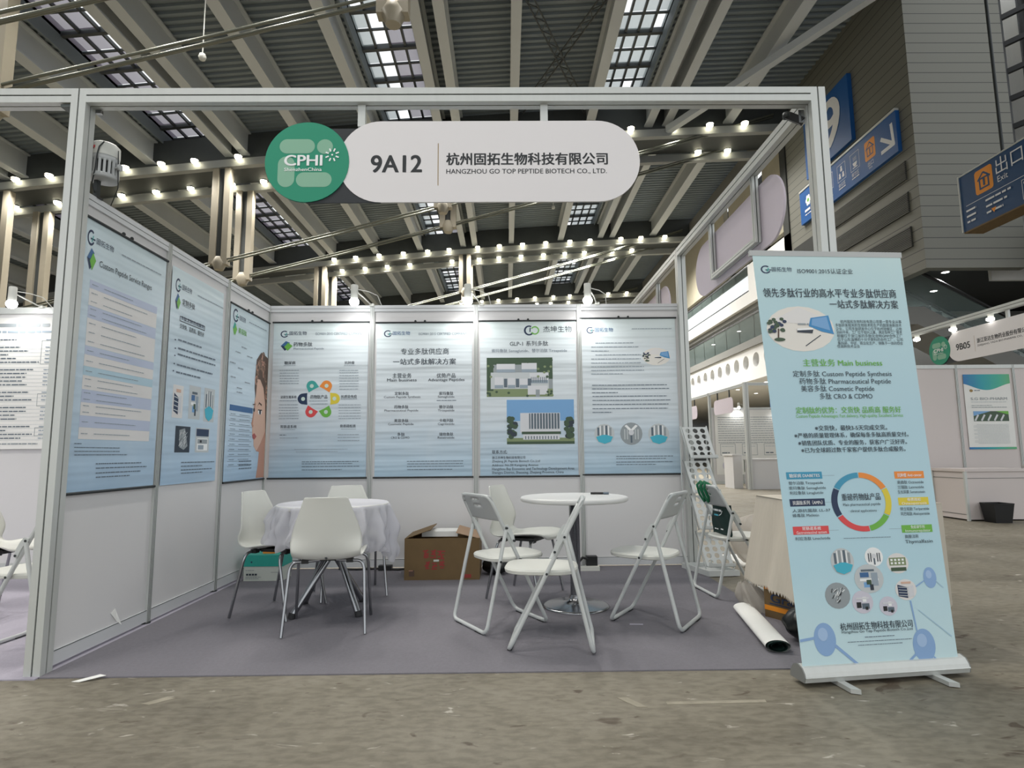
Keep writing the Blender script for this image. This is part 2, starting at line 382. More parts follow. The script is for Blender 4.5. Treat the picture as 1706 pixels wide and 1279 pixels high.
class Sheet:
    """flat print: everything is laid on a sheet by (u, v); fn(u, v, w) gives the point, w is the height above the sheet"""
    def __init__(s, fn, step=0.0005):
        s.mb = MB(); s.fn = fn; s.step = step; s.k = 1
    def poly(s, pts, m, lay=1):
        s.k += 1; w = (lay + .0095 * (s.k % 90)) * s.step      # overlapping inks never share a plane
        s.mb.poly([s.fn(u, v, w) for u, v in pts], m)
    def rect(s, u0, v0, u1, v1, m, lay=1): s.poly([(u0, v0), (u1, v0), (u1, v1), (u0, v1)], m, lay)
    def ell(s, u, v, ru, rv, m, lay=1, n=28, a0=0.0, a1=2 * math.pi):
        full = abs(a1 - a0) > 6.28
        s.poly([(u + ru * math.cos(a0 + (a1 - a0) * i / n), v + rv * math.sin(a0 + (a1 - a0) * i / n)) for i in range(n if full else n + 1)], m, lay)
    def arc(s, u, v, r0u, r0v, r1u, r1v, a0, a1, m, lay=1, n=16):
        for i in range(n):
            t0 = a0 + (a1 - a0) * i / n; t1 = a0 + (a1 - a0) * (i + 1) / n
            s.poly([(u + r0u * math.cos(t0), v + r0v * math.sin(t0)), (u + r1u * math.cos(t0), v + r1v * math.sin(t0)), (u + r1u * math.cos(t1), v + r1v * math.sin(t1)), (u + r0u * math.cos(t1), v + r0v * math.sin(t1))], m, lay)
    def stad(s, u0, v0, u1, v1, m, lay=1, n=14):
        r = min(u1 - u0, v1 - v0) / 2; pts = []
        for cu, cv, a in ((u1 - r, v1 - r, 0), (u0 + r, v1 - r, 90), (u0 + r, v0 + r, 180), (u1 - r, v0 + r, 270)):
            for i in range(n + 1):
                t = math.radians(a + 90 * i / n); pts.append((cu + r * math.cos(t), cv + r * math.sin(t)))
        s.poly(pts, m, lay)
    def rrect(s, u0, v0, u1, v1, r, m, lay=1):
        pts = []
        for cu, cv, a in ((u1 - r, v1 - r, 0), (u0 + r, v1 - r, 90), (u0 + r, v0 + r, 180), (u1 - r, v0 + r, 270)):
            pts += [(cu + r * math.cos(math.radians(a + 18 * i)), cv + r * math.sin(math.radians(a + 18 * i))) for i in range(6)]
        s.poly(pts, m, lay)
    def line(s, u0, v0, u1, v1, w, m, lay=1):
        d = math.hypot(u1 - u0, v1 - v0); nx, ny = -(v1 - v0) / d * w / 2, (u1 - u0) / d * w / 2
        s.poly([(u0 - nx, v0 - ny), (u1 - nx, v1 - ny), (u1 + nx, v1 + ny), (u0 + nx, v0 + ny)], m, lay)
    def frame(s, u0, v0, u1, v1, w, m, lay=1):
        s.rect(u0, v0, u1, v0 + w, m, lay); s.rect(u0, v1 - w, u1, v1, m, lay); s.rect(u0, v0, u0 + w, v1, m, lay); s.rect(u1 - w, v0, u1, v1, m, lay)
    def text(s, txt, u, v, width, height, m, bold=0, lay=5):
        lead = len(txt) - len(txt.lstrip('\u3000'))
        vs, fs = text_mesh(txt.lstrip('\u3000'), bold)
        x0 = min(p[0] for p in vs); x1 = max(p[0] for p in vs); y0 = min(p[1] for p in vs); y1 = max(p[1] for p in vs)
        top = max(y1, 0.69); kx = width / (x1 - x0); ky = height / top
        sh = ((0, 0), (.02, 0)) if bold == 1 else (((0, 0), (.026, 0), (.052, 0), (.013, .02), (.039, .02)) if bold else ((0, 0),))
        for i, (dx, dy) in enumerate(sh):
            s.mb.add([s.fn(u + (x - x0 + dx - sh[-1][0] / 2) * kx, v + (y + dy) * ky, (lay + .3 * i) * s.step) for x, y in vs], fs, m)
    def dashes(s, u0, v, u1, h, m, lay=5):
        """a line of print too small to read in the photograph"""
        u = u0; rnd = random.Random(int(u0 * 1e4) + int(v * 1e4) * 7)
        while u < u1 - 1e-4:
            w = min(u1 - u, h * rnd.uniform(1.2, 4.2)); s.rect(u, v + h * 0.12, u + w, v + h * 0.78, m, lay); u += w + h * rnd.uniform(0.25, 0.6)
    def build(s, name, parent, local=True): return s.mb.build(name, parent, local)

# ------------------------------------------------------------------ the hall: floor, roof, walls
def zl(x):            # height of the lamp rails under the arched roof
    return 11.65 + 0.072 * x - 0.0015 * x * x
def struct(o, kind='structure'):
    o['kind'] = kind; return o

mb = MB(); mb.poly([(-36, -14, 0), (26, -14, 0), (26, 62, 0), (-36, 62, 0)], 'concrete_floor')
struct(mb.build('floor'))

SKY = [(-24.6, -22.6), (-17.0, -15.0), (-9.4, -7.35), (-1.85, -0.15), (5.5, 7.0)]      # skylight strips
def deck_z(x): return zl(x) + 0.95
mb = MB()
edges = [-34.0] + [e for p in SKY for e in p] + [12.3]
prof = []
y = -14.0
while y < 62:
    prof += [(y, 0.0), (y + 0.09, 0.0), (y + 0.12, 0.06), (y + 0.21, 0.06)]; y += 0.24
prof.append((62.0, 0.0))
for a, b in zip(edges[0::2], edges[1::2]):
    n = 4 if b - a > 4 else 2
    mb.grid(lambda u, t: (a + (b - a) * u, prof[round(t * (len(prof) - 1))][0], deck_z(a + (b - a) * u) + prof[round(t * (len(prof) - 1))][1]), n, len(prof) - 1, 'roof_deck', smooth=False)
for a, b in SKY:       # upstands of the skylight strips
    for x in (a, b):
        mb.box((x - 0.03, -14, deck_z(x) - 0.1), (x + 0.03, 62, deck_z(x) + 0.55), 'roof_deck')
struct(mb.build('ceiling'))

# skylights: a frame with cross bars and panes, some clear, some shaded
def skylight(n, a, b, style):
    root = thing('window_%d' % n, kind='structure', loc=((a + b) / 2, 24, deck_z((a + b) / 2) + 0.4))
    fr = MB(); pn = MB(); w = b - a
    za = deck_z(a) + 0.35; zb = deck_z(b) + 0.35
    zz = lambda x: za + (zb - za) * (x - a) / w
    ncol = 4
    for i in range(ncol + 1):
        x = a + w * i / ncol; fr.bar((x, -14, zz(x)), (x, 62, zz(x)), 0.06, 0.1, 'mullion')
    y = -14.0; j = 0; rnd = random.Random(n)
    while y < 61.5:
        y2 = y + 1.5
        fr.bar((a, y, zz(a)), (b, y, zz(b)), 0.12, 0.16, 'mullion')
        fr.bar((a, y + 0.75, zz(a)), (b, y + 0.75, zz(b)), 0.05, 0.06, 'mullion')
        for i in range(ncol):
            for h in range(2):
                x0, x1 = a + w * i / ncol + 0.03, a + w * (i + 1) / ncol - 0.03
                if style == 'A': m = 'sky_pane' if i >= 2 and rnd.random() < 0.75 else 'shade_pane'
                elif style == 'B': m = 'sky_pane' if (i == 1 and rnd.random() < 0.8) or rnd.random() < 0.25 else ('shade_pane' if i >= 2 else 'frost_pane')
                else: m = 'frost_pane' if rnd.random() < 0.86 else 'sky_pane'
                ya, yb = y + 0.06 + 0.72 * h, y + 0.70 + 0.72 * h
                pn.poly([(x0, ya, zz(x0) + 0.03), (x1, ya, zz(x1) + 0.03), (x1, yb, zz(x1) + 0.03), (x0, yb, zz(x0) + 0.03)], m)
        y = y2; j += 1
    pn.build('window_pane', fr.build('window_frame', root))
for i, ((a, b), st) in enumerate(zip(SKY, 'AAABC')): skylight(i + 1, a, b, st)

# longitudinal girders
GIRD = [(-32.3, .36), (-29.6, .3), (-25.2, .3), (-22.1, .3), (-21.6, .3), (-19.4, .3), (-17.35, .36), (-14.6, .32), (-14.0, .3), (-11.9, .36), (-9.75, .36), (-7.1, .3), (-6.55, .3), (-4.4, .32), (-2.12, .3), (0.12, .28), (0.72, .28), (2.62, .26), (5.2, .3), (7.28, .28), (7.9, .28), (10.05, .34)]
for x, w in GIRD:
    mb = MB(); z = zl(x) + 0.12
    mb.box((x - w / 2, -14, z), (x + w / 2, 62, z + 0.05), 'girder_paint')
    mb.box((x - 0.05, -14, z + 0.05), (x + 0.05, 62, deck_z(x) - 0.06), 'girder_paint')
    mb.box((x - w / 2, -14, deck_z(x) - 0.06), (x + w / 2, 62, deck_z(x) - 0.01), 'girder_paint')
    struct(mb.build('roof_girder'))

# transverse roof trusses: two pale lamp rails with a dark box between, posts and cables below
TR = [-5.1, 5.5, 16.1, 26.7, 37.5, 48.2]
def cable_z(x): return 7.55 + 0.25 * (x + 7.1) + 0.0012 * (x + 7.1) ** 2
for ti, yn in enumerate(TR):
    yf = yn + 1.85
    root = thing('roof_truss', kind='structure', loc=(-10, yn, zl(-10)))
    N = 16; xs = [-33.8 + 46.0 * i / N for i in range(N + 1)]
    for yy in (yn, yf):
        r = MB()
        for a, b in zip(xs, xs[1:]): r.bar((a, yy, zl(a) - 0.2), (b, yy, zl(b) - 0.2), 0.22, 0.26, 'rail_paint')
        r.build('lamp_rail', root)
    d = MB()
    for a, b in zip(xs, xs[1:]):
        d.add([(a, yn + .1, zl(a) - .02), (b, yn + .1, zl(b) - .02), (b, yf - .1, zl(b) - .02), (a, yf - .1, zl(a) - .02),
               (a, yn + .1, deck_z(a) - .02), (b, yn + .1, deck_z(b) - .02), (b, yf - .1, deck_z(b) - .02), (a, yf - .1, deck_z(a) - .02)],
              [(0, 3, 2, 1), (0, 1, 5, 4), (3, 7, 6, 2)], 'truss_dark')
    d.build('truss_web', root)
    for x in (-22.0, -14.6, -7.25, 0.2):
        zb = cable_z(x) if x > -15 else cable_z(-14.6) - 0.4
        for yy in (yn + 0.05, yf - 0.05):
            p = MB(); zt = zl(x) - 0.33
            for sx in (-1, 1):
                p.box((x + sx * 0.2 - 0.1, yy - 0.13, zb - 0.15), (x + sx * 0.2 + 0.1, yy + 0.13, zt), 'post_paint')
            p.box((x - 0.12, yy - 0.04, zb), (x + 0.12, yy + 0.04, zt), 'truss_dark')
            p.lathe([(0.14, -0.22), (0.24, 0.0), (0.14, 0.22)], (x, yy, zb - 0.1), 'post_paint', 12)
            p.build('strut_post', root)
    for yy in (yn + 0.05, yf - 0.05):
        for k in range(3):
            c = MB(); o = (k - 1) * 0.09
            lift = 0.33 if ti == 1 and yy > yn + 1 else 0.0
            pts = [(x, yy + o, lift + cable_z(x) - 0.1 + abs(o) * 0.6) for x in (-14.6, -11, -7.25, -3.5, 0.2, 4, 7.6, 11.6)]
            c.tube(pts, 0.032, 'steel_rod', 6)
            c.build('tie_cable', root)

# lamps along the rails
proto = None
def truss_lamp(x, y, rail, which):
    global proto
    z = zl(x) - 0.10
    lab = 'small round glowing lamp on the %s rail of the %s roof truss' % (rail, which)
    grp = 'lamps on the %s rail of the %s roof truss' % (rail, which)
    if proto is None:
        proto = thing('truss_lamp', lab, 'lamp', (x, y, z), 0, grp)
        h = MB(); h.lathe([(0.05, 0.0), (0.10, -0.02), (0.125, -0.12), (0.12, -0.12)], (0, -0.24, 0.10), 'dark_metal', 14); h.box((-.02, -.26, .08), (.02, -.1, .12), 'dark_metal'); h.build('housing', proto, True)
        g = MB(); g.lathe([(0.0, -0.17), (0.07, -0.155), (0.115, -0.10), (0.118, -0.04)][::1], (0, -0.24, 0.08), 'lamp_glow', 14); g.build('bulb', proto, True)
        L = bpy.data.lights.new('lamp_light', 'SPOT'); L.energy = P_TRUSS; L.color = (1, 0.965, 0.91); L.shadow_soft_size = 0.25; L.spot_size = 2.25; L.spot_blend = 0.9
        L2 = L.copy(); L2.energy = P_TRUSS * 2.0; L2.spot_size = 2.7; far_light.append(L2)
        lo = bpy.data.objects.new('lamp_light', L); COL.objects.link(lo); lo.parent = proto; lo.location = (0, -0.24, -0.28)
        return
    d = dup(proto, lab, (x, y, z), 0, grp)
    if y > 20:
        for ch in COL.objects:
            if ch.parent == d and ch.type == 'LIGHT': ch.data = far_light[0]
far_light = []
_r0 = [-20.7 + 2.6 * i for i in range(10)]  # rows out of view, added to light the floor and spare the side walls
ROW = {(5.5, 'near'): _r0, (5.5, 'far'): _r0, (-5.1, 'near'): _r0, (-5.1, 'far'): _r0,
       (16.1, 'near'): [-14.0, -12.9, -10.4, -9.2, -8.1, -6.65, -5.3, -1.0, .4, 1.7, 6.6, 8.1, 9.3, 10.5],
       (16.1, 'far'): [-15.5, -14.0, -11.7, -10.45, -9.2, -7.7, -6.55, -4.9, 3.6, 9.5, 10.6],
       (26.7, 'near'): [-6.5, -5.4, -4.2, -2.95, -1.7, -.6, .88, 2.0, 3.2, 4.4, 5.65, 6.7, 8.3, 9.35, 10.6],
       (26.7, 'far'): [-7.8, -6.6, -5.35, -4.15, -2.92, -.62, .87, 1.95, 3.16, 4.4, 5.57, 6.65, 8.19, 9.27],
       (37.5, 'near'): [-.8, .65, 1.8, 3.1, 4.35, 5.65, 6.8, 9.5, 10.8], (37.5, 'far'): [4.6, 5.6, 6.9]}
for (yn, rail), xs in ROW.items():
    for x in xs:
        truss_lamp(x, yn if rail == 'near' else yn + 1.85, rail, {-5.1: 'unseen rearmost', 5.5: 'unseen overhead', 16.1: 'nearest', 26.7: 'middle', 37.5: 'farthest'}[yn])

# diagonal lattice braces under the deck, and the braced corner by the tall wall
def lattice(p, q, name='roof_brace'):
    p, q = Vector(p), Vector(q); d = (q - p); n = d.cross(Vector((0, 0, 1))).normalized() * 0.1
    mb = MB(); K = 22
    mb.tube([p - n, q - n], 0.022, 'truss_dark', 6); mb.tube([p + n, q + n], 0.022, 'truss_dark', 6)
    for i in range(K):
        a = p + d * (i / K) + n * (1 if i % 2 else -1); b = p + d * ((i + 1) / K) - n * (1 if i % 2 else -1); mb.bar(a, b, 0.02, 0.02, 'truss_dark')
    struct(mb.build(name))
lattice((2.8, 10.2, zl(2.8) + .55), (5.1, 15.8, zl(5.1) + .55)); lattice((5.1, 10.2, zl(5.1) + .62), (2.8, 15.8, zl(2.8) + .62))
mb = MB(); mb.bar((11.6, 9.6, 12.1), (7.9, 16.0, 12.0), 0.22, 0.22, 'girder_paint'); mb.bar((11.6, 9.6, 12.1), (11.6, 9.6, 13.1), 0.24, 0.24, 'girder_paint'); struct(mb.build('roof_brace'))

# outer walls
def glazed_end(n, fn, L, z0, z1, loc, wallname, ztop):
    """end wall of the hall: solid below and above, glazed between z0 and z1; fn(along, out, z)"""
    w = MB()
    for a, b in ((0, z0), (z1, ztop)): w.add([fn(0, 0, a), fn(L, 0, a), fn(L, 0, b), fn(0, 0, b), fn(0, .2, a), fn(L, .2, a), fn(L, .2, b), fn(0, .2, b)], [(0, 1, 2, 3), (4, 7, 6, 5), (3, 2, 6, 7), (0, 4, 5, 1)], 'hall_grey')
    struct(w.build(wallname))
    root = thing('window_%d' % n, kind='structure', loc=loc); f = MB(); g = MB(); k = 0
    while k * 3.0 <= L + .01: f.bar(fn(k * 3.0, .1, z0), fn(k * 3.0, .1, z1), .12, .12, 'mullion'); k += 1
    for z in (z0, (z0 + z1) / 2, z1): f.bar(fn(0, .1, z), fn(L, .1, z), .1, .1, 'mullion')
    g.poly([fn(0, .1, z0), fn(L, .1, z0), fn(L, .1, z1), fn(0, .1, z1)], 'clear_glass'); g.build('window_pane', f.build('window_frame', root))
glazed_end(8, lambda a, o, z: (-36 + a, 61.9 + o, z), 62, 2.6, 11.5, (-5, 62, 7), 'wall_hall_back', 14)
glazed_end(9, lambda a, o, z: (-34.1 - o, 20 + a, z), 42, 2.6, 7.6, (-34.2, 41, 5), 'wall_hall_left', 9.5)  # unseen glazing, added to bring daylight onto the gallery side
mb = MB(); mb.box((-34.3, -14, 0), (-34.0, 20, 10), 'hall_grey'); struct(mb.build('wall_hall_left'))

# tall clad wall on the right: one face along the hall, one across it
mb = MB()
mb.box((12.2, 10.36, 5.3), (12.45, 16.6, 13.6), 'cladding')
mb.box((12.45, 10.36, 5.3), (14.62, 10.6, 13.6), 'cladding')
struct(mb.build('wall_right'))
mb = MB()
mb.box((12.15, 16.6, 7.2), (12.5, 17.0, 12.9), 'soffit_dark')
for a, b in ((17.0, 19.4), (20.2, 23.0), (23.6, 60.0)): mb.box((12.6, a, 9.1), (12.8, b, 12.9), 'cream_wall')
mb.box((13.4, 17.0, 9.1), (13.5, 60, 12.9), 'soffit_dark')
mb.box((12.0, 17.0, 12.35), (12.6, 60, 13.0), 'gallery_grey')
struct(mb.build('wall_right_upper'))
# louvred vents in the clad wall
for k, (z0, z1) in enumerate(((7.66, 8.14), (6.82, 7.34), (5.95, 6.46))):
    mb = MB()
    mb.box((12.17, 10.72, z0), (12.2, 14.3, z1), 'vent_louvre')
    for i in range(12): mb.box((12.15, 10.72, z0 + (z1 - z0) * (i + .2) / 12), (12.18, 14.3, z0 + (z1 - z0) * (i + .5) / 12), 'gallery_grey')
    tag(mb.build('wall_vent'), ('uppermost', 'middle', 'lowest')[k] + ' louvred vent in the grey clad wall under the blue wayfinding strip', 'vent', 'louvred wall vents')
mb = MB()
mb.box((12.17, 15.0, 6.3), (12.2, 16.4, 7.9), 'soffit_dark'); tag(mb.build('wall_vent'), 'plain dark recessed vent in the clad wall, left of the aluminium post', 'vent')

# stair glazing at the far right, beside the second clad face
root = thing('window_6', kind='structure', loc=(15.1, 10.5, 9.8))
fr = MB(); gl = MB()
for x in (14.66, 15.28): fr.box((x - .05, 10.4, 7.3), (x + .05, 10.55, 13.6), 'black_plastic')
for k in range(9): fr.bar((14.66, 10.47, 7.4 + .72 * k), (15.28, 10.0, 7.55 + .72 * k), 0.09, 0.12, 'black_plastic')
gl.poly([(14.68, 10.5, 7.3), (15.3, 10.5, 7.3), (15.3, 10.5, 13.6), (14.68, 10.5, 13.6)], 'sky_pane')
gl.build('window_pane', fr.build('window_frame', root))
mb = MB(); mb.box((15.33, 10.3, 6.8), (18, 10.5, 13.6), 'cream_wall'); mb.box((14.62, 11.4, 5.3), (18, 11.5, 13.6), 'gallery_white'); struct(mb.build('wall_stair'))

# dark recess under the clad walls, with two escalators
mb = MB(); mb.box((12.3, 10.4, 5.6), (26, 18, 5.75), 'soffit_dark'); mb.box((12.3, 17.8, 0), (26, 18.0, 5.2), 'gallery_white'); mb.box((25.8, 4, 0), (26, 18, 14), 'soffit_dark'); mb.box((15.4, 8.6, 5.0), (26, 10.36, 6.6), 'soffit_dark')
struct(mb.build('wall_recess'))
def escalator(y0, lab):
    # the upper landing is on the left; the flight comes down towards the right
    root = thing('escalator', lab, 'escalator', (14.0, y0, 0), 0, 'escalators under the clad wall')
    P = lambda x: 4.65 - 0.55 * max(0, x - 12.9)
    b = MB(); b.prism([(11.4, y0 - .6, 4.2), (12.7, y0 - .6, 4.2), (20.3, y0 - .6, 0.02), (21.5, y0 - .6, 0.02), (21.5, y0 - .6, .2), (21.0, y0 - .6, .2), (12.9, y0 - .6, 4.65), (11.4, y0 - .6, 4.65)], (0, 1.2, 0), 'gallery_grey'); b.build('truss_body', root)
    s = MB()
    for i in range(30):
        x = 12.9 + i * 0.27; s.box((x, y0 - .45, P(x) - .12), (x + .28, y0 + .45, P(x) + .05), 'dark_metal'); s.box((x + .25, y0 - .45, P(x) + .05), (x + .285, y0 + .45, P(x) + .06), 'girder_paint')
    s.build('steps', root)
    for sd in (-1, 1):
        g = MB(); yy = y0 + sd * .55
        g.poly([(11.6, yy, 4.65), (12.9, yy, 4.65), (20.9, yy, P(20.9)), (20.9, yy, P(20.9) + .85), (12.9, yy, 5.5), (11.9, yy, 5.5), (11.6, yy, 5.2)], 'rail_glass')
        g.build('balustrade', root)
        h = MB(); h.tube([(11.6, yy, 4.75), (11.45, yy, 5.1), (11.7, yy, 5.5), (12.2, yy, 5.58), (12.9, yy, 5.55), (13.4, yy, 5.30), (20.9, yy, P(20.9) + .9)], 0.045, 'black_plastic', 8); h.build('handrail', root)
escalator(12.1, 'nearer escalator with dark steps coming down behind the 9B05 sign')
escalator(14.3, 'farther escalator with black handrail, behind the nearer one')

# gallery with portholes beyond the clad wall
root = thing('trim_gallery', kind='structure', loc=(12.2, 30, 4.5))
g = MB(); NH = 31; z0, z1 = 3.95, 5.2
hy = [19.0 + i for i in range(NH)]
for yc in hy:      # a strip of wall 1 m long with a round hole
    R = 0.29; zc = 4.66; n = 24; sq = []
    for i in range(n):
        t = 2 * math.pi * i / n; c, s_ = math.cos(t), math.sin(t); k = 0.5 / max(abs(c), abs(s_))
        sq.append((yc + c * k, zc + s_ * k))
    for i in range(n):
        j = (i + 1) % n; t, t2 = 2 * math.pi * i / n, 2 * math.pi * j / n
        a = (yc + R * math.cos(t), zc + R * math.sin(t)); b = (yc + R * math.cos(t2), zc + R * math.sin(t2))
        g.poly([(12.2, a[0], a[1]), (12.2, sq[i][0], sq[i][1]), (12.2, sq[j][0], sq[j][1]), (12.2, b[0], b[1])], 'gallery_white')
        g.poly([(12.2, a[0], a[1]), (12.2, b[0], b[1]), (12.65, b[0], b[1]), (12.65, a[0], a[1])], 'gallery_white')
    g.box((12.2, yc - .5, z0), (12.22, yc + .5, zc - .5), 'gallery_white'); g.box((12.2, yc - .5, zc + .5), (12.22, yc + .5, z1), 'gallery_white')
g.box((12.2, 15.6, z0), (12.25, 18.5, z1), 'gallery_white')
g.build('porthole_band', root)
g = MB(); g.box((12.65, 15.6, z0), (12.7, 50, z1), 'gallery_grey'); g.box((12.2, 15.6, z0 - .06), (22, 60, z0), 'gallery_white'); g.box((12.1, 15.6, z1), (22, 60, z1 + .3), 'gallery_grey'); g.build('gallery_slab', root)
g = MB(); g.box((12.3, 16.0, 6.75), (22, 60, 7.15), 'gallery_grey'); g.box((12.12, 16.6, 6.95), (12.3, 60, 7.45), 'gallery_white'); g.box((12.15, 16.6, 7.15), (12.6, 20.2, 8.55), 'gallery_white'); g.box((12.3, 20.2, 7.15), (22, 60, 7.45), 'gallery_grey'); g.build('upper_slab', root)
for z, ya in ((5.5, 15.6), (7.55, 20.2)):
    g = MB(); y = ya
    while y < 58:
        g.poly([(12.25, y + .03, z), (12.25, y + 1.47, z), (12.25, y + 1.47, z + .98), (12.25, y + .03, z + .98)], 'rail_glass'); y += 1.5
    g.build('glass_railing', root)
    g = MB(); g.tube([(12.25, ya, z + 1.05), (12.25, 58, z + 1.05)], 0.035, 'chrome', 8); g.tube([(12.25, ya, z + .02), (12.25, 58, z + .02)], 0.025, 'dark_metal', 8); g.build('handrail', root)
mb = MB()
mb.box((22.0, 18, 0), (22.2, 60, 5.2), 'hall_grey'); mb.box((22.0, 18, 5.2), (22.2, 24, 13), 'gallery_white'); mb.box((22, 24, 11.5), (22.2, 60, 13), 'gallery_white')
struct(mb.build('wall_gallery'))
root = thing('window_7', kind='structure', loc=(22.1, 40, 8))
fr = MB(); gl = MB()
for i in range(19): fr.box((22.05, 24 + 2 * i - .05, 5.2), (22.15, 24 + 2 * i + .05, 11.5), 'mullion')
for k in range(5): fr.box((22.05, 24, 5.2 + 1.57 * k), (22.15, 60, 5.28 + 1.57 * k), 'mullion')
gl.poly([(22.1, 24, 5.2), (22.1, 60, 5.2), (22.1, 60, 11.5), (22.1, 24, 11.5)], 'clear_glass')
gl.build('window_pane', fr.build('window_frame', root))
proto_dl = None
for x, y in ((12.9, 16.8), (13.0, 18.6), (13.0, 21.0), (13.0, 24.0), (14.6, 17.4), (14.6, 19.6), (14.6, 22.4), (14.6, 25.8), (16.4, 18.4), (16.4, 21.2), (16.4, 24.4), (13.6, 11.6), (14.8, 15.8), (14.6, 13.4)):
    lab = 'small round downlight in the white ceiling under the gallery'
    if proto_dl is None:
        proto_dl = thing('downlight', lab, 'downlight', (x, y, 3.89), 0, 'downlights under the gallery')
        h = MB(); h.lathe([(0.09, 0.0), (0.11, -0.015), (0.11, -0.02), (0.085, -0.02)], (0, 0, 0), 'gallery_white', 16); h.build('trim_ring', proto_dl, True)
        h = MB(); h.lathe([(0.0, -0.022), (0.083, -0.022), (0.083, -0.01)], (0, 0, 0), 'down_glow', 16); h.build('diffuser', proto_dl, True)
        L = bpy.data.lights.new('downlight_light', 'SPOT'); L.energy = P_DOWN; L.spot_size = 2.4; L.spot_blend = 0.6; L.shadow_soft_size = 0.09
        lo = bpy.data.objects.new('downlight_light', L); COL.objects.link(lo); lo.parent = proto_dl; lo.location = (0, 0, -.05)
    else: dup(proto_dl, lab if y > 14 else 'small round downlight in the dark ceiling over the escalators', (x, y, 3.89 if y > 15 else 5.59), None, None if y > 14 else 'downlights over the escalators')

proto_gl = None  # extra lamps, added to brighten the dim gallery behind the railing
for x, y in ((13.4, 18.5), (13.4, 21.5), (13.4, 24.5), (13.4, 28.0), (16.0, 20.0), (16.0, 23.0), (16.0, 26.5)):
    dup(proto_dl, 'added downlight under the upper gallery slab, brightening the dim gallery behind the glass railing', (x, y, 6.74), None, 'added downlights over the glass gallery')

# big blue hall number, wayfinding strip and exit box
def wall_sheet(x0, y0, z0):      # on a face looking towards -x: u runs towards -y
    return lambda u, v, w: (x0 - w, y0 - u, z0 + v)
root = thing('hall_number_sign', 'large blue square sign with a white numeral 9 on the clad wall', 'sign', (12.15, 13.7, 9.8))
mb = MB(); mb.box((12.08, 12.6, 9.75), (12.2, 15.1, 11.75), 'sign_blue'); mb.build('board', root)
s = Sheet(wall_sheet(12.08, 15.1, 9.75), .002); s.text('9', 1.05, .33, .95, 1.42, 'sign_white', 2); s.build('numeral', root, False)

root = thing('wayfinding_sign', 'long blue wayfinding strip with icons and a white arrow below the hall number', 'sign', (12.15, 13.3, 8.45))
mb = MB(); mb.box((12.10, 10.8, 8.44), (12.2, 15.66, 9.52), 'sign_blue'); mb.build('board', root)
mb = MB(); mb.box((12.08, 10.8, 9.52), (12.2, 15.66, 9.58), 'aluminium'); mb.build('top_rail', root)
s = Sheet(wall_sheet(12.10, 15.66, 8.44), .002)
s.line(4.67, .84, 4.72, .24, .10, 'sign_white', 1); s.line(4.24, .64, 4.74, .26, .10, 'sign_white', 1.5); s.line(4.22, .27, 4.76, .27, .10, 'sign_white', 2)
s.rrect(3.55, .36, 4.0, .90, .06, 'sign_orange', 1); s.frame(3.64, .46, 3.91, .70, .03, 'sign_navy', 2); s.line(3.60, .66, 3.78, .84, .03, 'sign_navy', 2); s.line(3.95, .66, 3.77, .84, .03, 'sign_navy', 2); s.line(3.775, .50, 3.775, .66, .04, 'sign_navy', 3)
s.text('出口', 3.66, .19, .24, .12, 'sign_white'); s.text('Exit', 3.70, .10, .14, .06, 'sign_white')
for u, t in ((2.88, '餐饮区'), (2.22, '会议区'), (1.56, '')):
    s.frame(u, .40, u + .42, .90, .012, 'sign_white', 2)
    if t: s.text(t, u + .04, .24, .34, .11, 'sign_white')
    else: s.dashes(u + .04, .26, u + .38, .09, 'sign_white')
    s.dashes(u + .04, .16, u + .38, .05, 'sign_white')
s.ell(3.09, .62, .10, .12, 'sign_white', 2, 14, math.pi, 2 * math.pi); s.rect(2.98, .46, 3.20, .49, 'sign_white', 2)
for k in range(3): s.line(3.03 + .06 * k, .66, 3.03 + .06 * k, .78, .015, 'sign_white', 2)
for k, (a, b) in enumerate(((.08, .50), (-.09, .50), (.0, .70))): s.ell(2.43 + a, b + .10, .04, .045, 'sign_white', 2); s.rect(2.38 + a, b - .02, 2.48 + a, b + .06, 'sign_white', 2)
s.ell(1.77, .74, .05, .05, 'sign_white', 2); s.rect(1.70, .5, 1.84, .66, 'sign_white', 2)
for k in range(6):
    t = math.pi * k / 3; s.ell(.52 + .10 * math.cos(t), .66 + .12 * math.sin(t), .06, .07, 'ink_white', 2, 10)
s.ell(.52, .66, .06, .06, 'ink_green', 3); s.dashes(.30, .30, .80, .12, 'sign_white'); s.dashes(.30, .20, .70, .05, 'sign_white')
s.build('icons', root, False)

root = thing('exit_sign', 'blue hanging box sign reading Exit with an orange house icon, far right', 'sign', (12.1, 7.4, 5.6))
mb = MB(); mb.box((12.0, 5.4, 5.6), (12.4, 8.9, 6.8), 'sign_navy'); mb.box((11.99, 5.4, 6.8), (12.41, 8.92, 6.83), 'aluminium'); mb.box((11.98, 8.9, 5.6), (12.4, 8.93, 6.83), 'aluminium'); mb.box((12.0, 5.4, 5.57), (12.4, 8.9, 5.6), 'cardboard'); mb.build('board', root)
for y in (6.0, 8.0):
    mb = MB(); mb.tube([(12.2, y, 6.83), (12.2, y, 13.0)], .03, 'dark_metal', 8); mb.build('hanger_rod', root)
s = Sheet(wall_sheet(12.0, 8.9, 5.6), .002)
s.rrect(.40, .62, .84, 1.12, .06, 'sign_orange', 1); s.frame(.50, .70, .75, .94, .035, 'sign_navy', 2); s.line(.47, .90, .62, 1.04, .035, 'sign_navy', 2); s.line(.78, .90, .62, 1.04, .035, 'sign_navy', 2); s.line(.625, .76, .625, .92, .045, 'sign_navy', 3)
s.text('出口', .93, .84, .62, .30, 'sign_white'); s.text('Exit', .95, .66, .24, .12, 'sign_white')
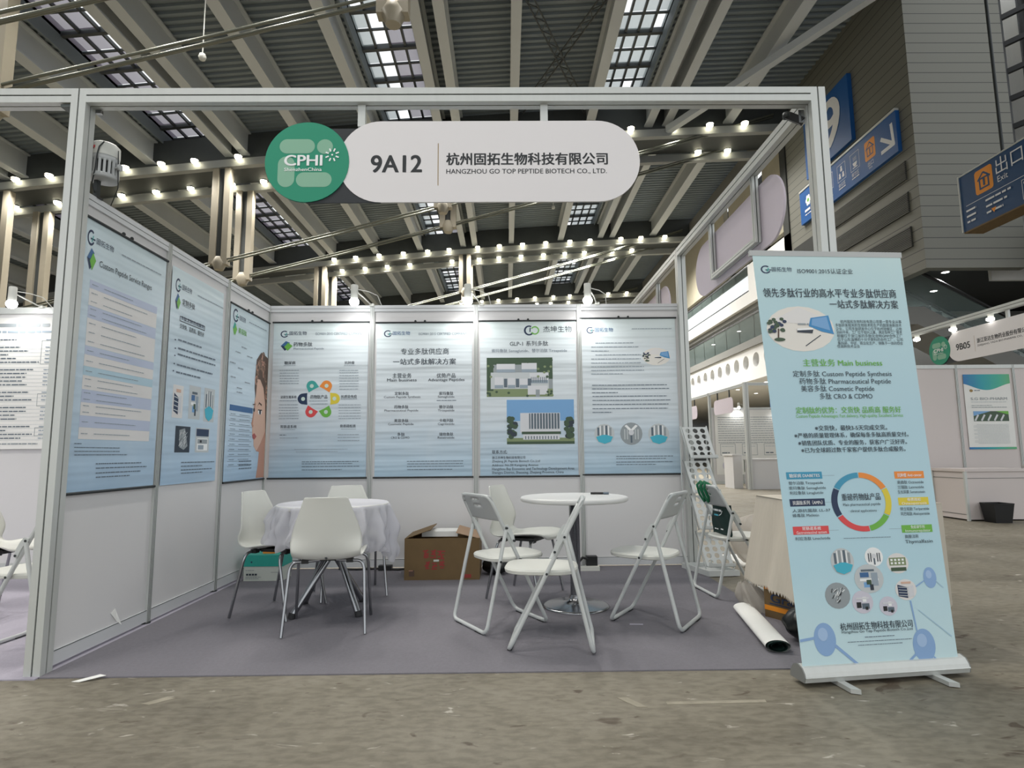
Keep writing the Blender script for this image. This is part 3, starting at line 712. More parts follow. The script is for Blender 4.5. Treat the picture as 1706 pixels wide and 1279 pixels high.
s.rect(.12, .52, 2.9, .53, 'sign_white'); s.frame(1.45, .08, 2.2, .46, .01, 'sign_white', 1)
for u, v, w in ((.62, .40, .6), (.62, .27, .5), (.62, .14, .4), (.12, .38, .26), (.12, .26, .24), (.12, .14, .22), (1.5, .36, .4)): s.dashes(u, v, u + w, .06, 'sign_white')
s.poly([(.74, .21), (.86, .21), (.80, .11)], 'sign_orange', 6)
s.build('lettering', root, False)

# ------------------------------------------------------------------ the booth: carpet, frame, walls
mb = MB(); mb.box((0.04, -0.05, 0.0), (3.98, 2.60, 0.006), 'carpet_grey'); tag(mb.build('booth_carpet'), 'grey needle-felt carpet covering the floor inside the main booth', 'carpet')
mb = MB(); mb.box((-6.0, -0.07, 0.0), (0.04, 2.60, 0.006), 'carpet_lilac'); tag(mb.build('booth_carpet'), 'pale lilac grey carpet of the neighbouring booth on the left', 'carpet')

def prof2(cx, cy, w=0.08, g=0.008, dp=0.007):
    """square aluminium profile with a groove down the middle of each side"""
    h = w / 2; g2 = g / 2
    return [(cx - h, cy - h), (cx - g2, cy - h), (cx - g2, cy - h + dp), (cx + g2, cy - h + dp), (cx + g2, cy - h), (cx + h, cy - h),
            (cx + h, cy - g2), (cx + h - dp, cy - g2), (cx + h - dp, cy + g2), (cx + h, cy + g2), (cx + h, cy + h),
            (cx + g2, cy + h), (cx + g2, cy + h - dp), (cx - g2, cy + h - dp), (cx - g2, cy + h), (cx - h, cy + h),
            (cx - h, cy + g2), (cx - h + dp, cy + g2), (cx - h + dp, cy - g2), (cx - h, cy - g2)]
def upright(mb, x, y, z0, z1, w=0.08, m='aluminium'):
    mb.prism([(a, b, z0) for a, b in prof2(x, y, w)], (0, 0, z1 - z0), m)
    g = 0.004; h = w / 2 - 0.0068
    for (a, b, c, d) in ((x - g, y - h - .0002, x + g, y - h + .001), (x - g, y + h - .001, x + g, y + h + .0002), (x - h - .0002, y - g, x - h + .001, y + g), (x + h - .001, y - g, x + h + .0002, y + g)):
        mb.box((a, b, z0), (c, d, z1), 'aluminium_dark')
def beam_x(mb, x0, x1, y, z, w=0.08, m='aluminium'):
    mb.prism([(x0, a, b) for a, b in prof2(y, z, w)], (x1 - x0, 0, 0), m)
    h = w / 2 - .0068
    mb.box((x0, y - h - .0002, z - .004), (x1, y - h + .001, z + .004), 'aluminium_dark'); mb.box((x0, y - .004, z - h - .0002), (x1, y + .004, z - h + .001), 'aluminium_dark')
def beam_y(mb, y0, y1, x, z, w=0.08, m='aluminium'):
    mb.prism([(a, y0, b) for a, b in prof2(x, z, w)], (0, y1 - y0, 0), m)
    h = w / 2 - .0068
    for sx in (-1, 1): mb.box((x + sx * h - .001, y0, z - .004), (x + sx * h + .001, y1, z + .004), 'aluminium_dark')
    mb.box((x - .004, y0, z - h - .0002), (x + .004, y1, z - h + .001), 'aluminium_dark')

ZT = 3.024
root = thing('booth_gantry', 'tall square aluminium frame of the main booth with grooved posts and top beams', 'frame', (2, 0, 0))
for nm, x, y in (('post', 0, 0), ('post', 4, 0), ('post', 4, 2.55)):
    mb = MB(); upright(mb, x, y, 0.0, ZT); mb.build(nm, root)
mb = MB(); beam_x(mb, .04, 3.96, 0, ZT - .04); mb.build('beam', root)
mb = MB(); beam_y(mb, .04, 2.51, 4, ZT - .04); beam_y(mb, 2.59, 5.1, 4, ZT - .04); mb.build('beam', root)
mb = MB(); mb.bar((3.90, .10, ZT - .085), (3.955, .05, ZT - .15), .03, .04, 'black_plastic'); mb.lathe([(0, -.015), (.02, -.015), (.02, .015), (0, .015)], (3.89, .10, ZT - .085), 'dark_metal', 12); mb.box((3.93, .041, ZT - .16), (3.96, .045, ZT - .085), 'chrome'); mb.build('corner_bracket', root)
mb = MB(); mb.box((.045, .03, ZT - .10), (.075, .05, ZT - .08), 'chrome'); mb.build('corner_bracket', root)
mb = MB(); beam_x(mb, -5.9, -.04, 0, ZT - .04); mb.box((-.10, -.03, ZT - .10), (-.045, .03, ZT - .085), 'aluminium_dark'); tag(mb.build('top_beam'), 'aluminium top beam of the neighbouring booth, meeting the left post', 'beam')

H = 2.486
DZ = 0.8627
def pole(mb, x, y, ax, top=H):
    """slim grooved wall pole, ax the direction along the wall"""
    for o, w, m in ((0, .042, 'aluminium'), (0, .004, 'aluminium_dark'), (-.0135, .0035, 'aluminium_dark'), (.0135, .0035, 'aluminium_dark')):
        e = .019 if m == 'aluminium' else .0196
        if ax == 'x': mb.box((x + o - w / 2, y - e, .012), (x + o + w / 2, y + e, top), m)
        else: mb.box((x - e, y + o - w / 2, .012), (x + e, y + o + w / 2, top), m)
    mb.lathe([(.03, 0), (.03, .008), (.02, .012)], (x, y, 0.006), 'dark_metal', 12)

# back wall
wb = thing('wall_back', 'white panelled back wall of the main booth with slim aluminium poles', 'wall', (2, 2.588, 0), kind='structure')
yb = 2.588
for i in range(4):
    x0, x1 = i + .02, i + .98
    if i == 3: x1 = 3.965
    mb = MB(); mb.box((x0, yb - .003, .09), (x1, yb + .003, H - .06), 'wall_panel'); mb.build('panel', wb)
    mb = MB()
    mb.box((x0, yb - .016, H - .062), (x1, yb + .016, H), 'rail_white'); mb.box((x0, yb - .0165, H - .034), (x1, yb - .015, H - .030), 'aluminium_dark'); mb.build('top_rail', wb)
    mb = MB(); mb.box((x0, yb - .004, H - .066 - .052), (x1, yb - .0032, H - .115), 'wall_panel'); mb.box((x0, yb - .016, .02), (x1, yb + .016, .09), 'rail_white'); mb.box((x0, yb - .0165, .086), (x1, yb - .015, .09), 'aluminium_dark'); mb.build('bottom_rail', wb)
for i in range(4):
    mb = MB(); pole(mb, i if i else .0, yb, 'x'); mb.build('pole', wb)
# left wall
wl = thing('wall_left', 'white panelled left side wall of the main booth, carrying three posters', 'wall', (0, 1.3, 0), kind='structure')
for i in range(3):
    y0, y1 = i * DZ + (.045 if i == 0 else .02), (i + 1) * DZ - .02
    mb = MB(); mb.box((-.003, y0, .09), (.003, y1, H - .06), 'wall_panel'); mb.build('panel', wl)
    mb = MB(); mb.box((-.016, y0, H - .062), (.016, y1, H), 'rail_white'); mb.box((.015, y0, H - .034), (.0165, y1, H - .03), 'aluminium_dark'); mb.build('top_rail', wl)
    mb = MB(); mb.box((-.016, y0, .02), (.016, y1, .09), 'rail_white'); mb.box((.015, y0, .086), (.0165, y1, .09), 'aluminium_dark'); mb.build('bottom_rail', wl)
for i in (1, 2):
    mb = MB(); pole(mb, 0, i * DZ, 'y'); mb.build('pole', wl)

# ------------------------------------------------------------------ prints
def photo(s, kind, u0, v0, u1, v1):
    W, Hh = u1 - u0, v1 - v0
    U = lambda a: u0 + W * a
    V = lambda b: v0 + Hh * b
    R = lambda a, b, c, d, m, l=2: s.rect(U(a), V(b), U(c), V(d), 'ink_' + m, l)
    P = lambda pts, m, l=2: s.poly([(U(a), V(b)) for a, b in pts], 'ink_' + m, l)
    E = lambda a, b, ra, rb, m, l=2: s.ell(U(a), V(b), W * ra, Hh * rb, 'ink_' + m, l, 20)
    rnd = random.Random(int(u0 * 1000 + v0 * 777))
    if kind == 'logo':        # an open ring with a small crossed stroke
        s.arc(U(.5), V(.5), W * .36, Hh * .36, W * .5, Hh * .5, math.radians(50), math.radians(330), 'ink_navy', 2)
        s.line(U(.45), V(.45), U(1.05), V(.45), Hh * .10, 'ink_navy', 3); s.line(U(.62), V(.25), U(.78), V(.68), W * .10, 'ink_teal', 3)
    elif kind in ('dia', 'diag'):
        a, b = ('navy', 'green') if kind == 'dia' else ('green', 'green')
        P([(.0, .5), (.42, 1.0), (.78, .82), (.35, .30)], 'blue' if kind == 'dia' else 'teal', 2); P([(.0, .5), (.35, .0), (.55, .18), (.30, .5)], a, 3); P([(.3, .4), (.62, .82), (1.0, .5), (.6, .0)], b, 4)
    elif kind == 'jk':
        s.arc(U(.33), V(.5), W * .22, Hh * .36, W * .34, Hh * .5, math.radians(60), math.radians(330), 'ink_navy', 2); s.arc(U(.70), V(.5), W * .20, Hh * .30, W * .28, Hh * .42, math.radians(-150), math.radians(150), 'ink_green', 2)
        s.line(U(.40), V(.78), U(.38), V(.34), W * .07, 'ink_navy', 3)
    elif kind == 'aerial':
        R(0, 0, 1, 1, 'steel', 1); R(0, .82, 1, 1, 'tree'); R(0, 0, 1, .2, 'grass'); R(.76, .45, 1, .95, 'tree'); R(0, .15, .10, .9, 'tree'); R(.06, .2, .94, .62, 'steel2', 2)
        for a, b, c, d in ((.15, .62, .43, .84), (.53, .62, .76, .86), (.12, .22, .25, .5), (.32, .22, .43, .48), (.5, .22, .62, .46), (.65, .34, .93, .60)):
            R(a, b, c, d, 'bld', 3); R(a, b, c, b + .08, 'bld2', 4)
        for i in range(9): R(.67 + i * .028, .36, .68 + i * .028, .50, 'bld3', 5)
        for a in (.26, .44, .62): R(a, .24, a + .05, .46, 'bld3', 4)
        R(.62, .05, .92, .28, 'bld', 4); R(.74, .0, .80, .18, 'steel', 5)
        for i in range(30): E(rnd.choice([rnd.uniform(.78, .99), rnd.uniform(.0, .1), rnd.uniform(0, 1)]), rnd.choice([rnd.uniform(.5, .95), rnd.uniform(.02, .14)]), .02, .03, rnd.choice(['tree', 'grass']), 5)
    elif kind == 'tower':
        for i, c in enumerate(('sky2', 'sky2', 'sky', 'sky', 'sky')): R(0, .2 + .16 * i, 1, .2 + .16 * (i + 1), c, 1)
        R(0, 0, 1, .06, 'tree', 2); R(0, .06, 1, .14, 'grass', 2); R(.2, .26, .79, .70, 'bld', 2); R(.33, .34, .78, .69, 'bld3', 3)
        for i in range(10): R(.35 + i * .043, .34, .362 + i * .043, .69, 'bld', 4)
        R(.24, .10, .78, .22, 'bld', 4)
        for i in range(12): R(.27 + i * .042, .11, .285 + i * .042, .18, 'bld3', 5)
        R(.22, .22, .80, .28, 'tree', 3)
        for i in range(46):
            a = rnd.choice([rnd.uniform(0, .13), rnd.uniform(.88, 1.0)]); E(min(.96, max(.04, a)), rnd.uniform(.16, .58), .04, .05, rnd.choice(['tree', 'tree', 'ink']), 5)
    elif kind in ('lobby', 'lobbyE'):
        e = kind == 'lobbyE'
        E(.5, .5, .5, .5, 'floorw', 1)
        P([(.06, .66), (.5, .98), (.90, .72), (.62, .60)], 'cream', 2); P([(.62, .56), (.66, .74), (.93, .80), (.98, .38), (.80, .44)], 'screen', 3); P([(.66, .58), (.68, .72), (.90, .77), (.93, .46)], 'sky', 4)
        P([(.44, .50), (.68, .48), (.66, .40), (.44, .42)], 'ink', 4); P([(.44, .50), (.68, .52), (.68, .48), (.44, .46)], 'white', 5)
        s.line(U(.78), V(.36), U(.54), V(.12), W * .012, 'ink_ink', 3)
        for i in range(26): E(.14 + rnd.uniform(-.11, .13), .56 + rnd.uniform(-.16, .16), .03, .035, rnd.choice(['tree', 'tree', 'navy']), 5)
        s.line(U(.15), V(.26), U(.17), V(.5), W * .02, 'ink_hair', 5); E(.17, .26, .08, .04, 'tree', 5)
        if e: s.dashes(U(.46), V(.58), U(.62), Hh * .05, 'ink_steel', 5)
    elif kind in ('flask', 'flaskE', 'flask2'):
        if kind == 'flask2': R(0, 0, 1, 1, 'steel2', 1)
        else: E(.5, .5, .5, .5, 'steel2', 1)
        for a in (.2, .4, .6, .8): R(a - .05, .42, a + .05, .92 if .3 < a < .7 else .82, 'bld3' if int(a * 10) % 4 else 'steel', 2)
        for a in (.3, .5, .7): R(a - .03, .42, a + .02, .9, 'white', 3)
        P([(.08, .36), (.4, .46), (.6, .46), (.92, .36), (.80, .12), (.5, .02), (.2, .12)], 'aqua', 4)
    elif kind in ('steel', 'white3E'):
        E(.5, .5, .5, .5, 'steel' if kind == 'steel' else 'white', 1)
        P([(.2, .85), (.5, .55), (.8, .85), (.7, .9), (.5, .7), (.3, .9)], 'white', 3); R(.46, .1, .54, .6, 'bld3', 3); E(.5, .55, .12, .12, 'bld', 4)
        for a in (.18, .3, .66, .78): R(a, .25, a + .05, .7, 'steel2' if kind == 'steel' else 'ink', 3)
    elif kind in ('rods', 'rodsE'):
        if kind == 'rods': R(0, 0, 1, 1, 'ink', 1); P([(.25, .85), (.62, .93), (.85, .25), (.6, .1), (.3, .2)], 'steel', 2)
        else: E(.5, .5, .5, .5, 'steel', 1)
        for i in range(26):
            a, b, t = rnd.uniform(.25, .7), rnd.uniform(.2, .72), rnd.uniform(.6, 1.4)
            s.line(U(a), V(b), U(a + .16 * math.cos(t)), V(b + .16 * math.sin(t)), W * .022, 'ink_' + rnd.choice(['white', 'steel2', 'black']), 4)
    elif kind == 'device':
        R(0, 0, 1, 1, 'steel2', 1); R(.05, .66, .95, .96, 'navy', 2); R(.12, .08, .88, .58, 'white', 2); R(.15, .36, .85, .54, 'steel', 3); R(.2, .12, .6, .30, 'bld2', 3); R(.3, .4, .45, .5, 'black', 4)
    elif kind in ('lab', 'labE', 'lab2', 'lab2E', 'lab3E', 'panelE'):
        if kind.endswith('E'): E(.5, .5, .5, .5, {'labE': 'cream', 'lab2E': 'steel2', 'lab3E': 'lavender', 'panelE': 'cream'}[kind], 1)
        else: R(0, 0, 1, 1, 'cream' if kind == 'lab' else 'steel2', 1)
        if kind in ('lab', 'labE'):
            P([(.12, .2), (.12, .75), (.55, .62), (.55, .1)], 'navy', 2)
            for i in range(4): s.line(U(.14), V(.25 + .13 * i), U(.82), V(.18 + .13 * i), Hh * .03, 'ink_steel2', 3)
            P([(.58, .12), (.60, .65), (.85, .7), (.85, .2)], 'bld', 3); R(.3, .78, .75, .88, 'skin', 3)
        elif kind in ('lab2', 'lab2E'):
            R(.2, .55, .5, .72, 'blue', 2); R(.18, .42, .82, .50, 'white', 3); R(.3, .2, .5, .38, 'sky', 2); R(.58, .25, .8, .7, 'bld2', 3); R(.5, .1, .62, .3, 'ink', 3); R(.25, .75, .7, .82, 'bld3', 3); R(.4, .3, .56, .46, 'tree', 4)
        elif kind == 'lab3E':
            R(.2, .25, .42, .5, 'black', 2); R(.45, .2, .8, .44, 'bld3', 2); R(.5, .5, .68, .72, 'white', 3); R(.2, .62, .8, .7, 'bld', 3); R(.6, .16, .72, .3, 'black', 4)
        else:
            R(.12, .40, .88, .78, 'grass', 2); R(.16, .12, .86, .3, 'tree', 2)
            for i in range(4):
                for j in range(2): R(.18 + .17 * i, .46 + .16 * j, .28 + .17 * i, .56 + .16 * j, 'white', 3)
    elif kind == 'ring':
        cu, cv, ru, rv = U(.5), V(.5), W * .5, Hh * .5
        for a, b, c in ((91, 149, 'tealb'), (29, 89, 'orange'), (-29, 27, 'yellow'), (-79, -31, 'green'), (-149, -81, 'red'), (151, 209, 'navy')):
            s.arc(cu, cv, ru * .80, rv * .82, ru, rv, math.radians(a), math.radians(b), 'ink_' + c, 2, 12)
    elif kind == 'face':      # half of a woman's face and hair, cut by the poster's edge
        P([(.42, 0), (1, 0), (1, .34), (.9, .28), (.55, .22), (.5, .10)], 'skin2', 1)
        P([(.18, .60), (.10, .47), (.04, .42), (.10, .39), (.12, .33), (.20, .30), (.22, .25), (.38, .21), (.62, .20), (1, .30), (1, .92), (.55, .92), (.30, .80)], 'skin', 2)
        P([(.18, .60), (.10, .47), (.04, .42), (.10, .39), (.14, .44), (.24, .58)], 'skin2', 3); P([(.38, .21), (.62, .20), (1, .30), (1, .42), (.6, .27)], 'skin2', 3)
        P([(.16, .80), (.20, .93), (.45, 1.0), (.80, .98), (1, .95), (1, .30), (.88, .34), (.84, .48), (.80, .60), (.66, .72), (.45, .78), (.28, .78), (.22, .62), (.15, .70)], 'hair', 4)
        for i in range(60):      # loose curls
            t = rnd.random(); a, c = .20 + .75 * t, .80 + .14 * math.sin(math.pi * t) - .42 * max(0, t - .55) + rnd.uniform(-.07, .05)
            if c < .40: continue
            w = rnd.uniform(.05, .11)
            s.arc(U(a), V(c), W * w * .6, Hh * w * .26, W * w, Hh * w * .40, rnd.uniform(0, 3), rnd.uniform(3.2, 5.5), 'ink_' + rnd.choice(['hair2', 'hair', 'hair2', 'skin2']), 5, 7)
        P([(.34, .56), (.44, .60), (.60, .585), (.60, .57), (.44, .585)], 'hair', 4); E(.50, .52, .10, .020, 'white', 4); E(.51, .52, .055, .020, 'ink', 5); s.line(U(.38), V(.535), U(.62), V(.538), Hh * .008, 'ink_black', 5)
        E(.16, .53, .05, .016, 'ink', 4); s.line(U(.08), V(.57), U(.22), V(.575), Hh * .008, 'ink_hair', 4)
        P([(.12, .335), (.22, .35), (.36, .325), (.24, .30), (.14, .31)], 'lip', 5); E(.12, .405, .04, .012, 'skin2', 4)

LAY = {
 'bk1': [
  ('F','logo',0.066,1.34,0.142,1.407),('T','navy','固拓生物',0.151,1.366,0.165,0.035,0),('T','grey','ISO9001:2015 CERTIFIED COMPANY',0.402,1.362,0.46,0.026,0),
  ('F','dia',0.071,1.211,0.185,1.306),('T','ink','药物多肽',0.194,1.256,0.18,0.038,1),('T','grey','Pharmaceutical Peptide',0.195,1.222,0.29,0.019,0),
  ('T','ink','糖尿病',0.114,1.08,0.104,0.03,1),('T','ink','抗肿瘤',0.687,1.08,0.095,0.027,1),('L','grey',0.107,1.064,0.224,0.0079),('L','grey',0.684,1.063,0.791,0.0079),
  ('L','grey',0.07,1.016,0.254,0.011),('L','grey',0.071,0.99,0.255,0.011),('L','grey',0.072,0.963,0.256,0.011),('L','grey',0.073,0.938,0.256,0.011),
  ('L','grey',0.074,0.914,0.257,0.011),('L','grey',0.075,0.889,0.258,0.011),('L','grey',0.639,1.012,0.823,0.0111),('L','grey',0.64,0.989,0.824,0.011),
  ('L','grey',0.64,0.963,0.824,0.011),('L','grey',0.641,0.937,0.825,0.011),('L','grey',0.642,0.91,0.825,0.011),('L','grey',0.642,0.885,0.826,0.011),
  ('L','grey',0.643,0.86,0.826,0.011),('L','grey',0.644,0.831,0.827,0.011),('T','ink','泌尿生殖系统',0.088,0.754,0.152,0.025,1),('T','ink','抗感染免疫',0.661,0.754,0.151,0.028,1),
  ('L','ink',0.081,0.725,0.243,0.0078),('L','ink',0.661,0.739,0.817,0.0078),('L','grey',0.075,0.686,0.26,0.0109),('L','grey',0.64,0.681,0.849,0.0109),
  ('L','grey',0.076,0.659,0.261,0.0109),('L','grey',0.64,0.655,0.849,0.0109),('L','grey',0.077,0.633,0.262,0.0109),('L','grey',0.641,0.628,0.85,0.0109),
  ('L','grey',0.078,0.606,0.263,0.0109),('L','grey',0.642,0.602,0.851,0.0109),('L','grey',0.079,0.58,0.264,0.0109),('L','grey',0.642,0.575,0.851,0.0109),
  ('L','grey',0.079,0.555,0.265,0.0108),('L','grey',0.643,0.551,0.852,0.0108),('T','ink','药物肽产品',0.371,0.75,0.161,0.034,1),('L','ink',0.36,0.721,0.535,0.0078),
  ('L','ink',0.376,0.693,0.536,0.0078),('T','ink','胃肠道系统',0.098,0.471,0.151,0.028,1),('T','ink','骨质疏松类',0.66,0.473,0.147,0.028,1),('L','grey',0.102,0.452,0.237,0.0077),
  ('L','grey',0.669,0.452,0.811,0.0077),('L','ink',0.093,0.398,0.155,0.0138),('L','grey',0.094,0.372,0.268,0.0108),('L','grey',0.639,0.399,0.842,0.0108),
  ('L','grey',0.64,0.372,0.843,0.0108),('L','grey',0.641,0.344,0.844,0.0108),('L','grey',0.236,0.265,0.735,0.0077),('L','grey',0.252,0.242,0.643,0.0076),
  ('L','ink',0.309,0.147,0.845,0.0122),('L','ink',0.309,0.128,0.784,0.0122),('L','ink',0.31,0.102,0.849,0.0122),('L','ink',0.311,0.072,0.686,0.0121),
  ('P','teal',[(0.333,0.855),(0.33,0.867),(0.331,0.879),(0.334,0.89),(0.339,0.9),(0.346,0.908),(0.355,0.915),(0.366,0.919),(0.377,0.921),(0.389,0.92),(0.4,0.917),(0.41,0.911),(0.419,0.903),(0.45,0.86),(0.4,0.836),(0.354,0.807)]),
  ('E','white60',0.381,0.869,0.0186,0.0188),
  ('P','orange',[(0.483,0.905),(0.491,0.913),(0.501,0.918),(0.512,0.921),(0.524,0.921),(0.535,0.919),(0.546,0.914),(0.555,0.907),(0.563,0.898),(0.569,0.888),(0.572,0.877),(0.573,0.865),(0.571,0.854),(0.551,0.806),(0.503,0.837),(0.453,0.864)]),
  ('E','white60',0.521,0.87,0.0187,0.0188),
  ('P','yellow',[(0.608,0.798),(0.619,0.794),(0.629,0.788),(0.638,0.78),(0.644,0.77),(0.648,0.759),(0.65,0.748),(0.65,0.736),(0.646,0.725),(0.641,0.715),(0.633,0.707),(0.623,0.701),(0.613,0.697),(0.562,0.69),(0.562,0.747),(0.556,0.803)]),
  ('E','white60',0.599,0.747,0.0186,0.0188),
  ('P','green',[(0.571,0.633),(0.573,0.622),(0.573,0.611),(0.57,0.6),(0.564,0.59),(0.557,0.581),(0.547,0.575),(0.537,0.57),(0.526,0.569),(0.514,0.57),(0.503,0.573),(0.493,0.579),(0.484,0.587),(0.454,0.63),(0.504,0.653),(0.55,0.682)]),
  ('E','white60',0.522,0.62,0.0186,0.0187),
  ('P','red',[(0.416,0.585),(0.407,0.578),(0.397,0.573),(0.386,0.57),(0.374,0.57),(0.363,0.573),(0.353,0.578),(0.343,0.585),(0.336,0.594),(0.331,0.605),(0.328,0.616),(0.327,0.627),(0.33,0.638),(0.35,0.685),(0.397,0.653),(0.447,0.625)]),
  ('E','white60',0.378,0.621,0.0186,0.0186),
  ('P','navy',[(0.292,0.696),(0.281,0.7),(0.271,0.706),(0.263,0.714),(0.256,0.724),(0.252,0.735),(0.25,0.747),(0.251,0.758),(0.255,0.769),(0.261,0.779),(0.268,0.787),(0.278,0.793),(0.289,0.797),(0.34,0.802),(0.339,0.746),(0.344,0.69)]),
  ('E','white60',0.302,0.746,0.0186,0.0187),
 ],
 'bk2': [
  ('F','logo',0.068,1.338,0.146,1.405),('T','blue','固拓生物',0.154,1.36,0.165,0.035,0),('T','grey','ISO9001:2015 CERTIFIED COMPANY',0.403,1.355,0.462,0.024,0),
  ('T','ink','专业多肽供应商',0.232,1.171,0.463,0.056,0),('T','ink','一站式多肽解决方案',0.16,1.073,0.603,0.054,1),('T','ink','主营业务',0.157,0.943,0.18,0.043,1),
  ('T','ink','Main business',0.106,0.907,0.281,0.028,1),('T','ink','优势产品',0.579,0.942,0.18,0.041,1),('T','ink','Advantage Peptides',0.498,0.907,0.347,0.027,1),
  ('T','ink','定制多肽',0.18,0.778,0.135,0.03,1),('T','ink','Custom Peptide Synthesis',0.078,0.748,0.347,0.02,0),('T','ink','药物多肽',0.177,0.649,0.135,0.03,1),
  ('T','ink','Pharmaceutical Peptide',0.085,0.619,0.321,0.02,0),('T','ink','美容多肽',0.179,0.52,0.135,0.029,1),('T','ink','Cosmetic Peptide',0.122,0.49,0.24,0.02,0),
  ('T','ink','多肽',0.209,0.39,0.073,0.029,1),('T','ink','CRO & CDMO',0.151,0.361,0.174,0.02,0),('T','ink','索玛鲁肽',0.603,0.776,0.136,0.03,1),
  ('T','ink','Semaglutide',0.591,0.747,0.157,0.02,0),('T','ink','替尔泊肽',0.604,0.647,0.135,0.03,1),('T','ink','Tirzepatide',0.592,0.617,0.157,0.02,0),
  ('T','ink','卡格列肽',0.605,0.518,0.135,0.029,1),('T','ink','Cagrilintide',0.593,0.488,0.156,0.02,0),('T','ink','瑞他鲁肽',0.606,0.388,0.134,0.029,1),
  ('T','ink','Retatrutide',0.593,0.359,0.156,0.02,0),('L','ink',0.58,0.715,0.767,0.0125),('L','ink',0.304,0.143,0.838,0.0122),('L','ink',0.308,0.119,0.83,0.0122),
  ('L','ink',0.305,0.094,0.838,0.0122),('L','ink',0.308,0.066,0.73,0.0122),
 ],
 'bk3': [
  ('F','jk',0.426,1.345,0.576,1.444),('T','ink','杰坤生物',0.612,1.382,0.274,0.055,0),('T','ink','GLP-1 系列多肽',0.287,1.246,0.371,0.045,0),
  ('T','grey','索玛鲁肽 Semaglutide、替尔泊肽 Tirzepatide',0.113,1.183,0.725,0.032,0),('F','aerial',0.064,0.751,0.696,1.129),('F','tower',0.253,0.3,0.894,0.722),
  ('T','ink','联系方式:',0.112,0.214,0.143,0.032,1),('T','ink','浙江杰坤生物科技有限公司',0.111,0.165,0.313,0.024,1),('T','ink','Zhejiang JK Peptide Biotech Co.,Ltd',0.111,0.132,0.451,0.021,0),
  ('T','ink','Address: No.50 Kangyang Avenue',0.111,0.095,0.436,0.02,0),('T','ink','Hangzhou Bay Economic and Technology Development Area',0.111,0.059,0.774,0.024,0),
  ('T','ink','Shangyu District, Shaoxing, Zhejiang Province, China',0.111,0.026,0.674,0.023,0),
 ],
 'bk4': [
  ('F','logo',0.056,1.349,0.129,1.415),('T','blue','固拓生物',0.139,1.369,0.174,0.037,0),('L','grey',0.496,1.387,0.881,0.0129),('L','grey',0.139,1.249,0.507,0.0144),
  ('L','grey',0.098,1.21,0.554,0.0144),('L','grey',0.097,1.171,0.265,0.0144),('L','grey',0.136,1.133,0.575,0.0144),('L','grey',0.095,1.093,0.573,0.0143),
  ('L','grey',0.094,1.054,0.572,0.0143),('L','grey',0.094,1.017,0.602,0.0143),('L','grey',0.093,0.982,0.601,0.0143),('L','grey',0.092,0.948,0.395,0.0142),
  ('L','ink',0.097,0.839,0.816,0.0142),('L','ink',0.096,0.804,0.835,0.0142),('L','ink',0.095,0.767,0.343,0.0141),('L','ink',0.099,0.732,0.812,0.0141),
  ('L','ink',0.098,0.693,0.849,0.0141),('L','ink',0.097,0.654,0.824,0.0141),('L','ink',0.096,0.614,0.818,0.0141),('L','ink',0.095,0.579,0.283,0.014),
  ('F','lobby',0.589,1.035,0.861,1.206),('F','flask',0.108,0.283,0.3,0.476),('F','steel',0.353,0.274,0.565,0.487),('F','flask',0.62,0.276,0.82,0.475),
  ('L','ink',0.309,0.162,0.847,0.0123),('L','ink',0.309,0.14,0.781,0.0123),('L','ink',0.308,0.109,0.844,0.0122),('L','ink',0.307,0.085,0.686,0.0122),
 ],
 'lf1': [
  ('F','logo',0.031,1.343,0.088,1.432),('T','navy','固拓生物',0.101,1.37,0.144,0.032,0),('L','grey',0.318,1.374,0.72,0.0127),('F','dia',0.039,1.209,0.108,1.332),
  ('T','ink','Custom Peptide Service Ranges',0.137,1.249,0.49,0.035,0),('R','lilac',0.075,1.111,0.7,1.157),('L','grey',0.09,1.13,0.14,0.008),('L','grey',0.19,1.13,0.45,0.008),
  ('R','cream',0.075,1.016,0.7,1.11),('L','grey',0.09,1.082,0.14,0.008),('L','grey',0.19,1.082,0.6,0.008),('L','grey',0.09,1.035,0.14,0.008),('L','grey',0.19,1.035,0.45,0.008),
  ('R','lilac',0.075,0.945,0.7,1.014),('L','grey',0.09,0.993,0.14,0.008),('L','grey',0.19,0.993,0.55,0.008),('L','grey',0.09,0.959,0.14,0.008),('L','grey',0.19,0.959,0.6,0.008),
  ('R','cream',0.075,0.793,0.7,0.944),('L','grey',0.09,0.913,0.14,0.008),('L','grey',0.19,0.913,0.5,0.008),('L','grey',0.09,0.863,0.14,0.008),('L','grey',0.19,0.863,0.55,0.008),
  ('L','grey',0.09,0.813,0.14,0.008),('L','grey',0.19,0.813,0.6,0.008),('R','lilac',0.075,0.744,0.7,0.79),('L','grey',0.09,0.762,0.14,0.008),('L','grey',0.19,0.762,0.45,0.008),
  ('R','cream',0.075,0.68,0.7,0.743),('L','grey',0.09,0.705,0.14,0.008),('L','grey',0.19,0.705,0.6,0.008),('R','cyanp',0.075,0.631,0.7,0.679),('L','grey',0.09,0.65,0.14,0.008),
  ('L','grey',0.19,0.65,0.55,0.008),('R','cream',0.075,0.554,0.7,0.63),('L','grey',0.09,0.607,0.14,0.008),('L','grey',0.19,0.607,0.5,0.008),('L','grey',0.09,0.569,0.14,0.008),
  ('L','grey',0.19,0.569,0.55,0.008),('R','lilac',0.075,0.483,0.7,0.553),('L','grey',0.09,0.532,0.14,0.008),('L','grey',0.19,0.532,0.45,0.008),('L','grey',0.09,0.497,0.14,0.008),
  ('L','grey',0.19,0.497,0.5,0.008),('R','cream',0.075,0.413,0.7,0.483),('L','grey',0.09,0.462,0.14,0.008),('L','grey',0.19,0.462,0.6,0.008),('L','grey',0.09,0.427,0.14,0.008),
